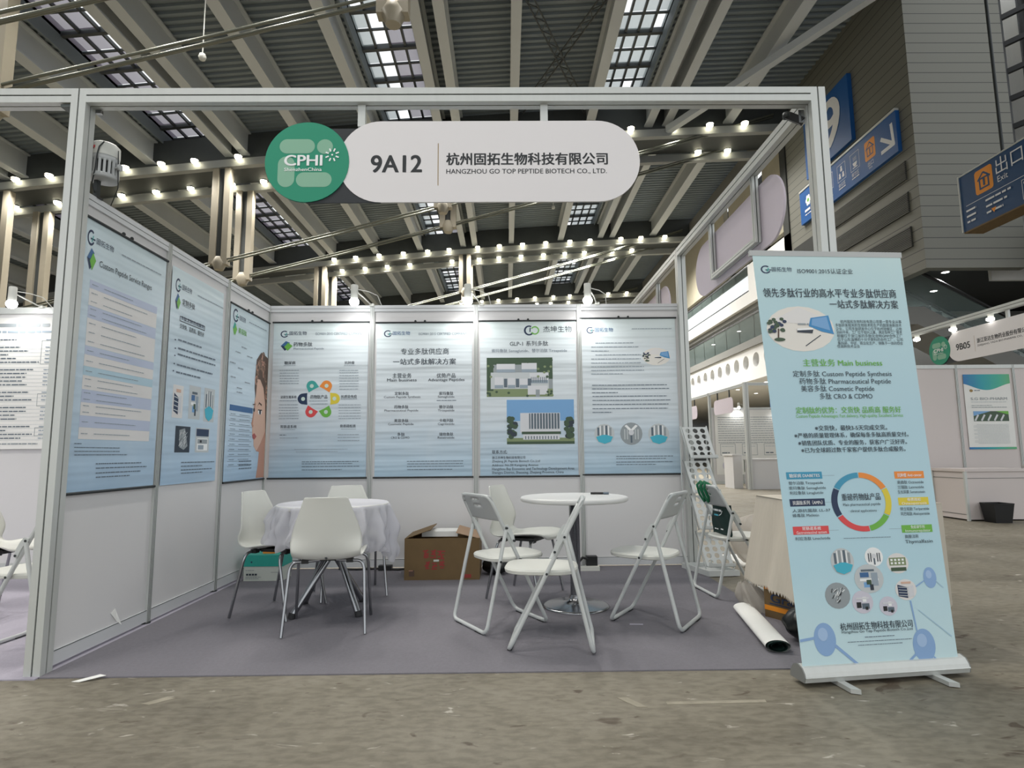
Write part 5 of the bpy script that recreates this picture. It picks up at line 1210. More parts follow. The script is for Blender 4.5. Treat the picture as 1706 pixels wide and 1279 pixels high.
# --- boxes
t = thing('cardboard_box', 'large brown cardboard box with red print and open flaps against the back wall', 'box', (1.735, 2.27, .006))
x0, x1, y0, y1, z1 = 1.425, 2.055, 2.055, 2.50, .345
b = MB(); b.box((x0, y0, .006), (x1, y0 + .006, z1), 'cardboard'); b.box((x0, y1 - .006, .006), (x1, y1, z1), 'cardboard'); b.box((x0, y0 + .006, .006), (x0 + .006, y1 - .006, z1), 'cardboard'); b.box((x1 - .006, y0 + .006, .006), (x1, y1 - .006, z1), 'cardboard'); b.box((x0 + .006, y0 + .006, .006), (x1 - .006, y1 - .006, .015), 'cardboard_inner'); b.build('carton', t)
def flap(p, q, r, s_, m):
    f = MB(); P = [Vector(k) for k in (p, q, r, s_)]; n_ = (P[1] - P[0]).cross(P[3] - P[0]).normalized() * .005
    f.prism(P, n_, m); f.build('flap', t)
flap((x0, y0, z1), (x0, y1, z1), (x0 + .22, y1 - .01, z1 + .075), (x0 + .22, y0 + .01, z1 + .075), 'cardboard')
flap((x1, y1, z1), (x1, y0, z1), (x1 - .20, y0 + .02, z1 + .045), (x1 - .20, y1 - .02, z1 + .06), 'cardboard_inner')
flap((x0 + .02, y1, z1), (x1 - .02, y1, z1), (x1 - .05, y1 + .05, z1 + .19), (x0 + .05, y1 + .05, z1 + .19), 'cardboard_inner') if False else None
s = Sheet(lambda u, v, w: (x0 + u, y0 - w, .006 + v), .0006)
rnd = random.Random(5)
for (a, c, w_, h_) in ((.155, .175, .055, .075), (.215, .175, .055, .075), (.275, .165, .075, .085), (.17, .085, .05, .07), (.225, .080, .06, .07), (.29, .09, .05, .07)):
    for k in range(3): s.line(a + w_ * rnd.uniform(0, .2), c + h_ * (.12 + .34 * k), a + w_ * rnd.uniform(.7, 1), c + h_ * (.12 + .34 * k + rnd.uniform(-.06, .1)), .010, 'ink_redprint', 2)
    for k in range(3): s.line(a + w_ * rnd.uniform(.1, .9), c + h_ * rnd.uniform(.4, 1), a + w_ * rnd.uniform(.1, .9), c + h_ * rnd.uniform(0, .4), .010, 'ink_redprint', 2)
s.rect(.245, .150, .29, .166, 'white_card', 3); s.rect(.04, .03, .085, .08, 'ink_hair', 1); s.rect(.038, .074, .072, .079, 'ink_skin2', 2); s.rect(.49, .015, .56, .045, 'ink_redprint', 1)
s.build('print', t, False)
b = MB(); b.box((1.55, 2.20, .34), (1.86, 2.42, .385), 'paper'); tag(b.build('foam_tray'), 'flat white foam sheet poking out of the open cardboard box', 'packing foam')

t = thing('carton', 'teal and white carton on the carpet under the left moulded chair', 'box', (.24, 2.24, .006))
b = MB(); b.box((.075, 2.09, .006), (.40, 2.29, .125), 'white_card'); b.build('lower_half', t)
b = MB(); b.box((.07, 2.085, .125), (.405, 2.295, .218), 'teal_card'); b.build('lid', t)
s = Sheet(lambda u, v, w: (.075 + u, 2.085 - w, .006 + v), .0008)
for k in range(4): s.rect(.025 + .024 * k, .047, .043 + .024 * k, .062, 'ink_ink', 7)
s.dashes(.02, .085, .09, .008, 'ink_steel', 7); s.dashes(.02, .03, .15, .008, 'ink_steel', 7); s.dashes(.02, .018, .13, .007, 'ink_steel', 7); s.rect(.23, .07, .30, .074, 'ink_steel', 7); s.ell(.065, .155, .007, .007, 'ink_navy', 2); s.rect(.305, .006, .318, .02, 'ink_ink', 7)
s.build('print', t, False)
t2 = MB(); t2.box((.20, 2.16, .2185), (.30, 2.25, .245), 'ink_orange'); tag(t2.build('small_packet'), 'small orange packet lying on the teal carton', 'packet')

# --- things by the back wall
t = thing('power_adapter', 'small black power adapter with cable against the back wall by the pedestal', 'adapter', (3.04, 2.45, .006))
b = MB(); b.box((3.00, 2.42, .04), (3.10, 2.50, .12), 'black_plastic'); b.build('body', t)
b = MB(); b.tube([(3.01, 2.43, .10), (2.96, 2.38, .12), (2.93, 2.42, .07), (2.86, 2.50, .06)], .012, 'black_plastic', 8); b.build('cable', t)
b = MB(); b.box((2.72, 2.36, .006), (3.11, 2.44, .040), 'white_plastic'); tag(b.build('power_strip'), 'white power strip on the carpet below the black adapter', 'power strip')
t = thing('power_lead', 'dark cable with plugs lying along the foot of the back wall behind the covered table', 'cable', (1.15, 2.52, .006))
b = MB(); b.tube([(.75, 2.53, .016), (.92, 2.50, .016), (1.10, 2.53, .016), (1.30, 2.47, .016), (1.40, 2.53, .016)], .009, 'black_plastic', 7); b.build('cable', t)
b = MB(); b.box((1.12, 2.47, .008), (1.24, 2.53, .05), 'black_plastic'); b.build('plug', t)
t = thing('plastic_bag', 'crumpled dark plastic bag beside the cardboard box, behind the folding chair', 'bag', (2.19, 2.28, .006))
b = MB()
b.grid(lambda u, v: (2.19 + (.11 * math.sin(math.pi * v) * (1 + .25 * math.sin(7 * 6.283 * u + 4 * v))) * math.cos(6.283 * u), 2.28 + (.10 * math.sin(math.pi * v) * (1 + .2 * math.sin(5 * 6.283 * u))) * math.sin(6.283 * u), .008 + .13 * (1 - math.cos(math.pi * v)) / 2 * (1 + .1 * math.sin(6 * 6.283 * u))), 28, 10, 'bin_bag', closed_u=True); b.build('crumple', t)

# --- brochure rack: four perforated shelves on a leaning frame
e1 = Vector((.995, .09, 0)); e2 = Vector((-.27, .963, 0)); O = Vector((3.985, 2.065, .006))
t = thing('brochure_rack', 'tall white brochure rack with perforated leaning shelves at the right end of the back wall', 'rack', tuple(O))
def rp(a, d, z): return O + e1 * a + e2 * d + Vector((0, 0, z))
b = MB()
for (a0, d0, z0, a1, d1, zz1) in ((0, 0, 0, .27, .02, .045), (0, .40, 0, .27, .42, .045), (0, .02, 0, .02, .40, .045), (.25, .02, 0, .27, .40, .045), (0.02, .02, 0, .25, .40, .012)):
    A = [rp(a0, d0, z0), rp(a1, d0, z0), rp(a1, d1, z0), rp(a0, d1, z0)]; b.prism(A, (0, 0, zz1 - z0), 'white_lacquer')
b.build('base_tray', t)
W_ = .235
def shelf(zt, zb, dt, db, nrow):
    p = MB(); ncol = 3; r = .024
    def pt(a, s_): return rp(.02 + a, dt + (db - dt) * s_, zt + (zb - zt) * s_)
    L = math.hypot(zt - zb, dt - db)
    mg = .012
    cw = (W_ - 2 * mg) / ncol; chh = (L - .02) / nrow
    p.add([pt(0, 0), pt(mg, 0), pt(mg, 1), pt(0, 1)], [(0, 1, 2, 3)], 'white_lacquer'); p.add([pt(W_ - mg, 0), pt(W_, 0), pt(W_, 1), pt(W_ - mg, 1)], [(0, 1, 2, 3)], 'white_lacquer')
    p.add([pt(mg, 0), pt(W_ - mg, 0), pt(W_ - mg, .01 / L), pt(mg, .01 / L)], [(0, 1, 2, 3)], 'white_lacquer'); p.add([pt(mg, 1 - .01 / L), pt(W_ - mg, 1 - .01 / L), pt(W_ - mg, 1), pt(mg, 1)], [(0, 1, 2, 3)], 'white_lacquer')
    for i in range(ncol):
        for j in range(nrow):
            cu, cv = mg + cw * (i + .5), .01 + chh * (j + .5); n = 16; rr = min(r, cw * .4, chh * .4)
            for k in range(n):
                t0, t1 = 2 * math.pi * k / n, 2 * math.pi * (k + 1) / n
                def sq(t_):
                    c, s_ = math.cos(t_), math.sin(t_); k_ = 1 / max(abs(c), abs(s_)); return (cu + c * k_ * cw / 2, cv + s_ * k_ * chh / 2)
                a_, b_, c_, d_ = (cu + rr * math.cos(t0), cv + rr * math.sin(t0)), sq(t0), sq(t1), (cu + rr * math.cos(t1), cv + rr * math.sin(t1))
                p.add([pt(x, y / L) for x, y in (a_, b_, c_, d_)], [(0, 1, 2, 3)], 'white_lacquer')
    p.build('shelf', t, solid=.004)
    q = MB(); q.prism([rp(.02, db - .035, zb), rp(.02 + W_, db - .035, zb), rp(.02 + W_, db, zb), rp(.02, db, zb)], (0, 0, .006), 'white_lacquer'); q.prism([rp(.02, db - .035, zb), rp(.02 + W_, db - .035, zb), rp(.02 + W_, db - .031, zb), rp(.02, db - .031, zb)], (0, 0, .03), 'white_lacquer'); q.build('lip', t)
for zt, zb, dt, db in ((1.27, .985, .36, .23), (.96, .68, .345, .215), (.655, .375, .26, .135), (.34, .07, .19, .06)): shelf(zt, zb, dt, db, 5)
for a in (.012, .26):
    b = MB(); b.tube([rp(a, .37, 1.28), rp(a, .24, .98), rp(a, .355, .97), rp(a, .23, .68), rp(a, .27, .66), rp(a, .14, .37), rp(a, .20, .35), rp(a, .06, .05)], .006, 'white_lacquer', 8); b.build('side_rod', t)
    b = MB(); b.tube([rp(a, .385, .03), rp(a, .375, 1.27)], .007, 'white_lacquer', 8); b.build('back_rod', t)

# --- tote bag on the fourth folding chair: hangs behind the backrest, its handles over the top
ang = facing(.995, .10); B = Matrix.Rotation(ang, 4, 'Z'); B.translation = Vector((3.985, 1.525, .006))
t = thing('tote_bag', 'dark green tote bag with pale lettering hanging from the folding chair by the rack', 'bag', (3.93, 1.50, .45))
LN = lambda z: .222 - .40 * (z - .012) / .768
def bag(u, v):
    a = 2 * math.pi * u; w = .150 - .010 * math.sin(math.pi * v); th = .020 * math.sin(math.pi * min(1, v * .9 + .05)) + .004
    x = w * max(-1, min(1, 1.25 * math.cos(a))) * (1 - .04 * math.sin(9 * v)); y = th * math.sin(a) * (1 + .3 * math.sin(5 * a + 6 * v)); z = .440 + .215 * v + .008 * math.sin(3 * a)
    return B @ Vector((x + .005, -.068 + y, z - .012))
b = MB(); b.grid(bag, 32, 12, 'dark_green_fabric', closed_u=True); b.poly([bag(i / 32, 0) for i in range(32)][::-1], 'dark_green_fabric'); b.build('bag_body', t)
for lx in (-.075, -.005):
    b = MB(); pts = [(lx, -.068, .63), (lx, LN(.72) + .035, .72), (lx, LN(.79) + .03, .795), (lx, LN(.80) - .004, .815), (lx - .005, LN(.79) - .034, .79), (lx - .015, LN(.74) - .040, .72), (lx - .01, LN(.70) - .034, .675), (lx + .02, LN(.70) - .034, .665), (lx + .045, LN(.72) - .036, .70), (lx + .045, LN(.78) - .036, .77), (lx + .035, LN(.80) - .012, .812), (lx + .035, LN(.79) + .03, .795), (lx + .04, -.068, .63)]
    b.tube([B @ Vector(p) for p in pts], .012, 'green_strap', 8, flat=.3); b.build('handle', t)
s = Sheet(lambda u, v, w: B @ Vector((.155 - u, -.096 - w, .428 + v)), .001)
s.dashes(.09, .165, .22, .022, 'ink_white'); s.dashes(.14, .13, .21, .018, 'ink_aqua'); s.dashes(.07, .035, .11, .012, 'ink_white'); s.dashes(.15, .03, .21, .012, 'ink_white'); s.line(.075, .175, .095, .15, .006, 'ink_white', 5); s.line(.095, .15, .13, .138, .006, 'ink_white', 5)
s.build('lettering', t, False)

# --- table under a beige cloth on the right, with things beneath it
t = thing('side_table', 'table at the right hidden under a long beige cloth with zigzag hem', 'table', (4.35, .85, .006))
for x, y in ((4.08, 1.05), (4.70, 1.05), (4.08, .42), (4.70, .42)):
    b = MB(); b.box((x - .02, y - .02, .006), (x + .02, y + .02, .72), 'dark_metal'); b.build('leg', t)
b = MB(); b.box((4.02, .36, .72), (4.76, 1.11, .742), 'table_white'); b.build('tabletop', t)
def hemcloth(u, v):       # wraps round back, left and front sides
    path = [(4.76, 1.115), (4.02, 1.115), (4.015, .36), (4.76, .355)]; L = [.74, .755, .745]; d = u * sum(L)
    k = 0
    while k < 2 and d > L[k]: d -= L[k]; k += 1
    f = d / L[k]; x = path[k][0] * (1 - f) + path[k + 1][0] * f; y = path[k][1] * (1 - f) + path[k + 1][1] * f
    nx, ny = ((0, 1), (-1, 0), (0, -1))[k]; wv = .012 * math.sin(38 * u) + .010 * math.sin(61 * u + 1); drop_ = (.545 + .008 * math.sin(20 * u)) * v
    fl = .11 * v if k == 1 else .03 * v
    if k != 1: nx2 = -.10 * v * max(0, 1 - abs(x - 4.015) / .25); x += nx2
    return (x + nx * (fl + wv * v), y + ny * (fl * .6 + wv * v), .748 - drop_)
b = MB(); b.grid(hemcloth, 72, 10, 'beige_cloth'); b.poly([(4.012, .352, .7485), (4.765, .352, .7485), (4.765, 1.118, .7485), (4.012, 1.118, .7485)], 'beige_cloth')
n = 90
for i in range(n):       # zigzag hem
    a_, b2, c_ = hemcloth(i / n, 1), hemcloth((i + 1) / n, 1), hemcloth((i + .5) / n, 1); b.poly([a_, (c_[0], c_[1], c_[2] - .022), b2], 'beige_cloth')
tag(b.build('tablecloth'), 'beige cloth with a zigzag hem draped over the right side table', 'tablecloth')

t = thing('snack_carton', 'orange and brown snack carton with blue lettering under the beige cloth', 'box', (3.98, .72, .006))
Bx = Matrix.Rotation(math.radians(-62), 4, 'Z'); Bx.translation = Vector((3.93, .86, .006))
def bxp(x, y, z): return tuple(Bx @ Vector((x, y, z)))
b = MB(); A = [bxp(0, 0, 0), bxp(.36, 0, 0), bxp(.36, .26, 0), bxp(0, .26, 0)]; b.prism(A, (0, 0, .25), 'cardboard'); b.build('carton', t)
s = Sheet(lambda u, v, w: bxp(u, -w, v), .001); s.rect(.0, .17, .36, .235, 'sign_orange', 1); s.rect(.0, .045, .36, .075, 'sign_orange', 1); s.line(.02, .20, .34, .225, .012, 'ink_red', 2); s.text('Grand', .05, .10, .26, .05, 'ink_navy', 2, 3); s.rect(.04, .085, .33, .093, 'ink_navy', 2); s.build('print', t, False)
t = thing('plastic_bag', 'translucent white plastic bag slumped against the snack carton under the table', 'bag', (3.93, 1.0, .006))
b = MB()
def pb(u, v):
    a = 2 * math.pi * u; r = (.055 + .05 * math.sin(math.pi * min(1, v * .9 + .12))) * (1 + .16 * math.sin(6 * a + 5 * v) + .08 * math.sin(11 * a))
    return (3.90 + .06 * (v - .5) * -1 + r * math.cos(a) * .8, .99 + r * math.sin(a) * 1.1, .008 + .175 * v + .01 * math.sin(7 * a))
b.grid(pb, 40, 14, 'bag_film', closed_u=True); b.build('film', t)
t = thing('bin_bag', 'black bin bag bulging out from under the beige cloth beside the roll-up banner', 'bag', (3.93, .35, .006))
b = MB()
def bb(u, v):
    a = 2 * math.pi * u; r = math.sin(math.pi * v) ** .6 * (1 + .08 * math.sin(7 * a + 9 * v) + .06 * math.sin(12 * a - 4 * v)); return (3.93 + .105 * r * math.cos(a), .35 + .12 * r * math.sin(a), .008 + .185 * v)
b.grid(bb, 40, 18, 'bin_bag', closed_u=True); b.build('film', t)

# --- rolled poster on the carpet
t = thing('rolled_poster', 'flattened roll of white poster film with a dark green inside, lying on the carpet', 'roll', (3.77, .55, .006))
p0, p1 = Vector((3.83, .955, .05)), Vector((3.70, .175, .05)); dv = (p1 - p0).normalized(); sd = Vector((-dv.y, dv.x, 0)).normalized()
def roll_pt(p, a, k=1.0): return p + sd * (.064 * k * math.cos(a)) + Vector((0, 0, .031 * k * math.sin(a) - .013))
b = MB(); b.grid(lambda u, v: roll_pt(p0 + (p1 - p0) * v, 2 * math.pi * u), 28, 6, 'paper', closed_u=True); b.build('outer_film', t)
b = MB(); b.grid(lambda u, v: roll_pt(p0 + (p1 - p0) * (.01 + v * 1.005), 4.5 * math.pi * u, .94 - .55 * u), 40, 2, 'dark_green_fabric'); b.build('inner_film', t)

# --- papers and spotlights
def scrap(pts, lab, nm='paper_scrap'):
    b = MB(); b.prism(pts, (0, 0, .002) if abs(pts[0][0] - pts[1][0]) > .001 or abs(pts[0][2] - pts[1][2]) < .001 else (.002, 0, 0), 'paper'); return tag(b.build(nm), lab, 'paper')
scrap([(.235, -.098, .001), (.275, -.105, .002), (.368, -.058, .014), (.335, -.050, .016)], 'small white strip of paper on the floor by the left post')
b = MB(); b.prism([(.004, .51, .155), (.0045, .545, .175), (.03, .575, .075), (.010, .56, .10)], (.002, 0, 0), 'paper'); tag(b.build('torn_label'), 'torn flap of white film peeling off the left wall near the floor', 'paper')
b = MB(); b.prism([(3.03, .70, .007), (3.11, .69, .007), (3.115, .715, .007), (3.035, .722, .007)], (0, 0, .002), 'carpet_lilac'); tag(b.build('paper_scrap'), 'pale scrap on the carpet between the two right folding chairs', 'paper')
b = MB(); b.box((4.45, 2.5, .001), (4.9, 3.1, .014), 'paper'); tag(b.build('paper_stack'), 'flat white papers on the floor behind the brochure rack', 'paper')
t = thing('plastic_bag', 'puffy white plastic bag on the floor behind the folding chair with the tote', 'bag', (4.6, 2.35, .001))
b = MB()
def wb_(u, v):
    a = 2 * math.pi * u; r = math.sin(math.pi * v) ** .5 * (1 + .12 * math.sin(5 * a + 8 * v) + .08 * math.sin(9 * a)); return (4.55 + .22 * r * math.cos(a), 2.45 + .2 * r * math.sin(a), .016 + .42 * v * (1 - .12 * math.cos(a)))
b.grid(wb_, 36, 14, 'bag_film', closed_u=True); b.build('film', t)

def spot(x, y, label, group='spotlights on the wall tops', first=[None]):
    if first[0] is None:
        t = thing('arm_spotlight', label, 'lamp', (x, y, 2.47), 0, group)
        b = MB(); b.lathe([(.030, .16), (.033, .155), (.034, .03), (.028, .02)], (0, 0, 0), 'white_plastic', 20); b.build('lamp_body', t, True)
        b = MB(); b.lathe([(0, -.045), (.022, -.040), (.040, -.022), (.046, .0), (.040, .018), (.028, .03)], (0, 0, 0), 'spot_glow', 20); b.build('bulb', t, True)
        b = MB(); b.tube([(.03, .01, .09), (.07, .08, .06), (.10, .16, .03), (.12, .20, .016)], .006, 'white_plastic', 8); b.box((.10, .185, .005), (.14, .235, .03), 'white_plastic'); b.build('arm', t, True)
        b = MB(); b.tube([(.03, .01, .12), (.12, .05, .11), (.19, .12, .09), (.21, .21, .02), (.22, .24, -.01)], .004, 'white_plastic', 7); b.build('lead', t, True)
        L = bpy.data.lights.new('spot_light', 'SPOT'); L.energy = P_SPOT; L.spot_size = 2.75; L.spot_blend = 0.7; L.shadow_soft_size = .05; L.color = (1, .985, .96)
        lo = bpy.data.objects.new('spot_light', L); COL.objects.link(lo); lo.parent = t; lo.location = (0, -.02, -.06); lo.rotation_euler = (math.radians(12), 0, 0)
        first[0] = t; return t
    return dup(first[0], label, (x, y, 2.47), None, group)
spot(.875, 2.37, 'white arm spotlight glowing above the leftmost poster of the back wall')
spot(1.935, 2.37, 'white arm spotlight glowing above the two-column poster of the back wall')
spot(3.06, 2.37, 'white arm spotlight glowing above the paragraph poster of the back wall')
spot(-2.30, 2.37, 'white arm spotlight glowing above the text poster in the neighbouring booth')

# floodlight hooked on the left wall by the post
t = thing('floodlight', 'white vented floodlight hanging on the left wall top by the front post', 'lamp', (.075, .26, 2.56))
cx, cy = .075, .26
b = MB(); b.lathe([(.105, 2.735), (.107, 2.75), (.105, 2.825), (.085, 2.845), (.0, 2.85)], (cx, cy, 0), 'white_plastic', 28); b.build('cap', t)
b = MB(); b.lathe([(.10, 2.69), (.103, 2.69), (.103, 2.735), (.0, 2.735)], (cx, cy, 0), 'chair_back_grey', 28); b.lathe([(.08, 2.565), (.08, 2.69)], (cx, cy, 0), 'black_plastic', 24); b.lathe([(.0, 2.555), (.104, 2.555), (.105, 2.59), (.10, 2.592)], (cx, cy, 0), 'chair_back_grey', 28)
for k in range(20):
    a = 2 * math.pi * k / 20; x, y = cx + .1 * math.cos(a), cy + .1 * math.sin(a); b.bar((x, y, 2.58), (x, y, 2.70), .018, .014, 'chair_back_grey', (math.cos(a), math.sin(a), 0))
b.build('vented_body', t)
b = MB(); b.tube([(cx + .10, cy - .02, 2.65), (cx + .13, cy - .02, 2.65), (cx + .132, cy - .02, 2.65), (cx + .15, cy - .02, 2.65)], [.008, .008, .026, .026], 'chair_back_grey', 14); b.build('knob', t)
b = MB(); b.tube([(cx + .05, cy - .09, 2.83), (cx + .03, cy - .112, 2.78), (cx + .02, cy - .115, 2.72), (cx + .01, cy - .112, 2.60), (cx - .03, cy - .08, 2.50), (cx - .06, cy + .02, 2.42)], .005, 'dark_metal', 7); b.tube([(cx + .105, cy, 2.80), (cx + .112, cy, 2.70), (cx + .11, cy + .02, 2.50), (cx - .02, cy + .14, 2.41)], .004, 'dark_metal', 7); b.build('lead', t)
b = MB(); b.box((cx - .06, cy - .02, 2.402), (cx - .03, cy + .02, 2.56), 'dark_metal'); b.box((cx - .08, cy - .03, 2.405), (cx - .01, cy + .03, 2.42), 'black_plastic'); b.build('hook', t)
s = Sheet(lambda u, v, w: (cx + (.108 + w) * math.sin(u), cy - (.108 + w) * math.cos(u), v), .0008); s.rect(-.45, 2.775, -.05, 2.795, 'ink_red', 2); s.rect(-.35, 2.785, -.2, 2.808, 'ink_red', 3); s.rect(-.3, 2.765, -.1, 2.78, 'ink_redprint', 3); s.build('mark', t, False)
t.location = (.03, .15, 2.596); t.scale = (.7, .7, .72)

# ceiling-hung sensors
for (x, y, z, lab) in ((-3.74, 8.0, 8.98, 'small round white sensor hanging under the roof at upper left'), (4.27, 20.0, 10.98, 'small round white sensor hanging under the roof right of centre')):
    t = thing('hanging_sensor', lab, 'sensor', (x, y, z)); b = MB(); b.lathe([(0, -.08), (.055, -.06), (.075, 0), (.055, .06), (0, .075)], (x, y, z), 'white_plastic', 16); b.build('globe', t); b = MB(); b.tube([(x, y, z + .07), (x, y, zl(x) + .9)], .012, 'white_plastic', 8); b.build('stem', t)

for pts, lab in ((((.715, -.357), (.758, -.367), (.835, -.299), (.786, -.287)), 'pale rubbed smear of tape residue on the bare concrete below the left table'),
                 (((2.755, -.355), (2.80, -.355), (2.865, -.452), (2.822, -.452)), 'short pale slanting tape mark on the bare concrete in front of the folding chairs'),
                 (((2.955, -.405), (3.38, -.395), (3.375, -.422), (2.953, -.432)), 'long pale tape mark on the bare concrete, right of the slanting one')):
    b = MB(); b.prism([(x, y, .0004) for x, y in pts], (0, 0, .0008), 'tape_residue'); tag(b.build('floor_tape'), lab, 'floor mark')

# ------------------------------------------------------------------ roll-up banner at the right front
P0 = Vector((3.606, -.284, 0)); U = Vector((.9918, .1278, 0)); Nf = Vector((.1278, -.9918, 0))       # along the base; towards the camera
t = thing('roll_up_banner', 'pale blue roll-up banner on a silver base at the right front corner', 'banner', tuple(P0 + U * .418 - Nf * .05))
LB = .836
def bpt(a, d, z): return P0 + U * a - Nf * d + Vector((0, 0, z))
b = MB(); q = [(0.0, .022), (-.006, .045), (.0, .062), (.016, .082), (.045, .092), (.075, .082), (.10, .05), (.105, .022)]
b.prism([bpt(0.004, d, z) for d, z in q], U * (LB - .008), 'aluminium')
b.prism([bpt(.004, -.005, .040), bpt(.004, -.010, .044), bpt(.004, -.005, .048)], U * (LB - .008), 'aluminium'); b.build('base_cassette', t)
for a0 in (0.0, LB - .006):
    c = MB(); c.prism([bpt(a0, d * 1.02, .02 + (z - .02) * 1.02) for d, z in q], U * .006, 'hall_grey'); c.build('end_cap', t)
for a in (.16, .64):
    c = MB(); c.prism([bpt(a, -.085, .003), bpt(a + .035, -.105, .003), bpt(a + .035, .19, .003), bpt(a, .19, .003)], (0, 0, .019), 'aluminium'); c.build('foot', t)
TLp, TRp = Vector((3.532, -.165, 2.040)), Vector((4.338, -.085, 2.052)); BLp, BRp = bpt(.012, .03, .080), bpt(.802, .03, .080)
nrm = (BRp - BLp).cross(TLp - BLp).normalized()
if nrm.y > 0: nrm = -nrm
def bfn(u, v, w):
    s_, k = u / .8, v / 2.0; return BLp * (1 - s_) * (1 - k) + BRp * s_ * (1 - k) + TLp * (1 - s_) * k + TRp * s_ * k + nrm * (w + .004)
s = Sheet(bfn, .0006); s.mb.grid(lambda a, c: bfn(.8 * a, 2.0 * c, 0), 6, 16, 'banner_film'); fill(s, LAY['ban'])
s.build('printed_sheet', t, False)
c = MB(); c.prism([TLp - U * .012 + Vector((0, -.006, -.012)), TLp - U * .012 + Vector((0, .012, -.012)), TLp - U * .012 + Vector((0, .012, .016)), TLp - U * .012 + Vector((0, -.006, .016))], (TRp - TLp) + U * .02, 'chair_back_grey'); c.build('top_bar', t)
c = MB(); c.tube([bpt(.42, .06, .08), (TLp + TRp) * .5 + Vector((0, .02, 0))], .011, 'aluminium', 10); c.build('support_pole', t)

# ------------------------------------------------------------------ neighbouring booth on the left
wn = thing('wall_back', 'white back wall of the neighbouring booth on the left', 'wall', (-2, 2.588, 0), kind='structure')
for i in range(-4, 0):
    b = MB(); b.box((i + .02, yb - .003, .09), (i + .98, yb + .003, H - .06), 'wall_panel'); b.build('panel', wn)
    b = MB(); b.box((i + .02, yb - .016, H - .062), (i + .98, yb + .016, H), 'aluminium'); b.box((i + .02, yb - .016, .02), (i + .98, yb + .016, .09), 'aluminium'); b.build('rails', wn)
    if i < 0:
        b = MB(); pole(b, i, yb, 'x'); b.build('pole', wn)
t = thing('text_poster', 'large white sheet of black text in ruled rows on the wall of the neighbouring booth', 'poster', (-3.3, yb - .03, 1.13))
s = Sheet(lambda u, v, w: (u, -w, v), .0006); s.rect(0, 0, 1.6, 1.25, 'paper', 0)
s.dashes(.72, 1.155, 1.42, .05, 'ink_steel'); s.dashes(.72, 1.10, 1.42, .03, 'ink_bld2'); rnd = random.Random(3)
for k in range(27):
    v = 1.03 - .036 * k; s.rect(.05, v - .012, 1.55, v - .009, 'ink_steel2', 1)
    if k not in (1, 7, 13, 17, 22): s.dashes(.08, v, .85 + .3 * rnd.random(), .016, 'ink_bld3'); s.dashes(1.2, v, 1.28 + .2 * rnd.random(), .014, 'ink_bld2')
for a, c in ((.80, 1.03), (.40, .52), (.12, .2)): s.frame(1.16, a, 1.55, c, .004, 'ink_steel', 2)
s.dashes(.2, .04, 1.2, .018, 'ink_steel')
s.build('sheet', t)

# ------------------------------------------------------------------ booth 9B05 on the right
wr = thing('wall_back', 'pinkish white panelled wall of the booth on the far right', 'wall', (10.5, 6.9, 0), kind='structure')
for i in range(4):
    xa, xb = 8.99 + i * .985 + .02, 8.99 + (i + 1) * .985 - .02
    b = MB(); b.box((xa, 6.897, .09), (xb, 6.903, H - .06), 'panel_warm'); b.build('panel', wr)
    b = MB(); b.box((xa, 6.884, H - .062), (xb, 6.916, H), 'aluminium'); b.box((xa, 6.884, .02), (xb, 6.916, .09), 'aluminium'); b.build('rails', wr)
    b = MB(); pole(b, 8.99 + (i + 1) * .985, 6.9, 'x'); b.build('pole', wr)
t = thing('booth_gantry', 'aluminium top beam and posts of the 9B05 booth on the far right', 'frame', (9.15, 5.5, 0))
b = MB(); beam_y(b, 3.0, 6.86, 9.15, ZT - .04); b.build('beam', t)
for y in (6.9, 2.95):
    b = MB(); upright(b, 9.15, y, 0.0, ZT); b.build('post', t)
fascia('fascia_sign', 'white pill-shaped name board with green disc reading 9B05 on the far right beam', lambda u, v, w: (9.12 - w, 6.30 - u, 2.37 + v), '9B05', '浙江亚达生物药业股份有限公司', 'ZHEJIANG YADA BIO-PHARMA CO., LTD', (.505, 1.497), .012)
def down_clip(y, lab):
    t = thing('clip_light', lab, 'lamp', (9.12, y, 2.90)); b = MB(); b.box((9.09, y - .02, 2.88), (9.15, y + .02, 2.945), 'white_plastic'); b.build('clip', t); b = MB(); b.lathe([(0, -.05), (.05, -.03), (.05, .0), (0, .01)], (9.11, y, 2.88), 'down_glow', 14); b.build('bulb', t)
down_clip(6.55, 'small bright lamp under the 9B05 beam, left of the green disc'); down_clip(5.75, 'small bright lamp under the 9B05 beam, above the booth number'); down_clip(5.05, 'small bright lamp under the 9B05 beam, towards the right edge')
t = thing('poster', 'white poster with a blue green wave header on the far right booth wall', 'poster', (10.08, 6.885, 1.05))
s = Sheet(lambda u, v, w: (u, -w, v), .0008); s.rect(0, 0, .80, 1.27, 'paper', 0)
f = lambda a: 1.06 + .06 * math.sin(2.2 + 5.2 * a)
s.poly([(0, 1.27)] + [(.8 * i / 24, f(i / 24)) for i in range(25)] + [(.8, 1.27)], 'wave_print', 1); s.rect(0, 0, .8, .035, 'wave_print', 1)
s.ell(.12, .99, .03, .025, 'ink_darkgold', 2); s.dashes(.17, .985, .27, .02, 'ink_grey'); s.text('S.G BIO-PHARM', .10, .83, .62, .045, 'ink_steel', 1); s.dashes(.1, .79, .7, .015, 'ink_steel2'); s.dashes(.1, .73, .45, .015, 'ink_steel'); s.dashes(.1, .70, .7, .015, 'ink_steel')
s.rect(.12, .47, .72, .64, 'ink_tree', 1); s.poly([(.12, .56), (.42, .64), (.12, .64)], 'ink_sky', 2); s.poly([(.5, .64), (.72, .58), (.72, .64)], 'ink_green', 2)
for k in range(5): s.line(.14 + .11 * k, .48, .20 + .11 * k, .58, .03, 'ink_bld', 3)
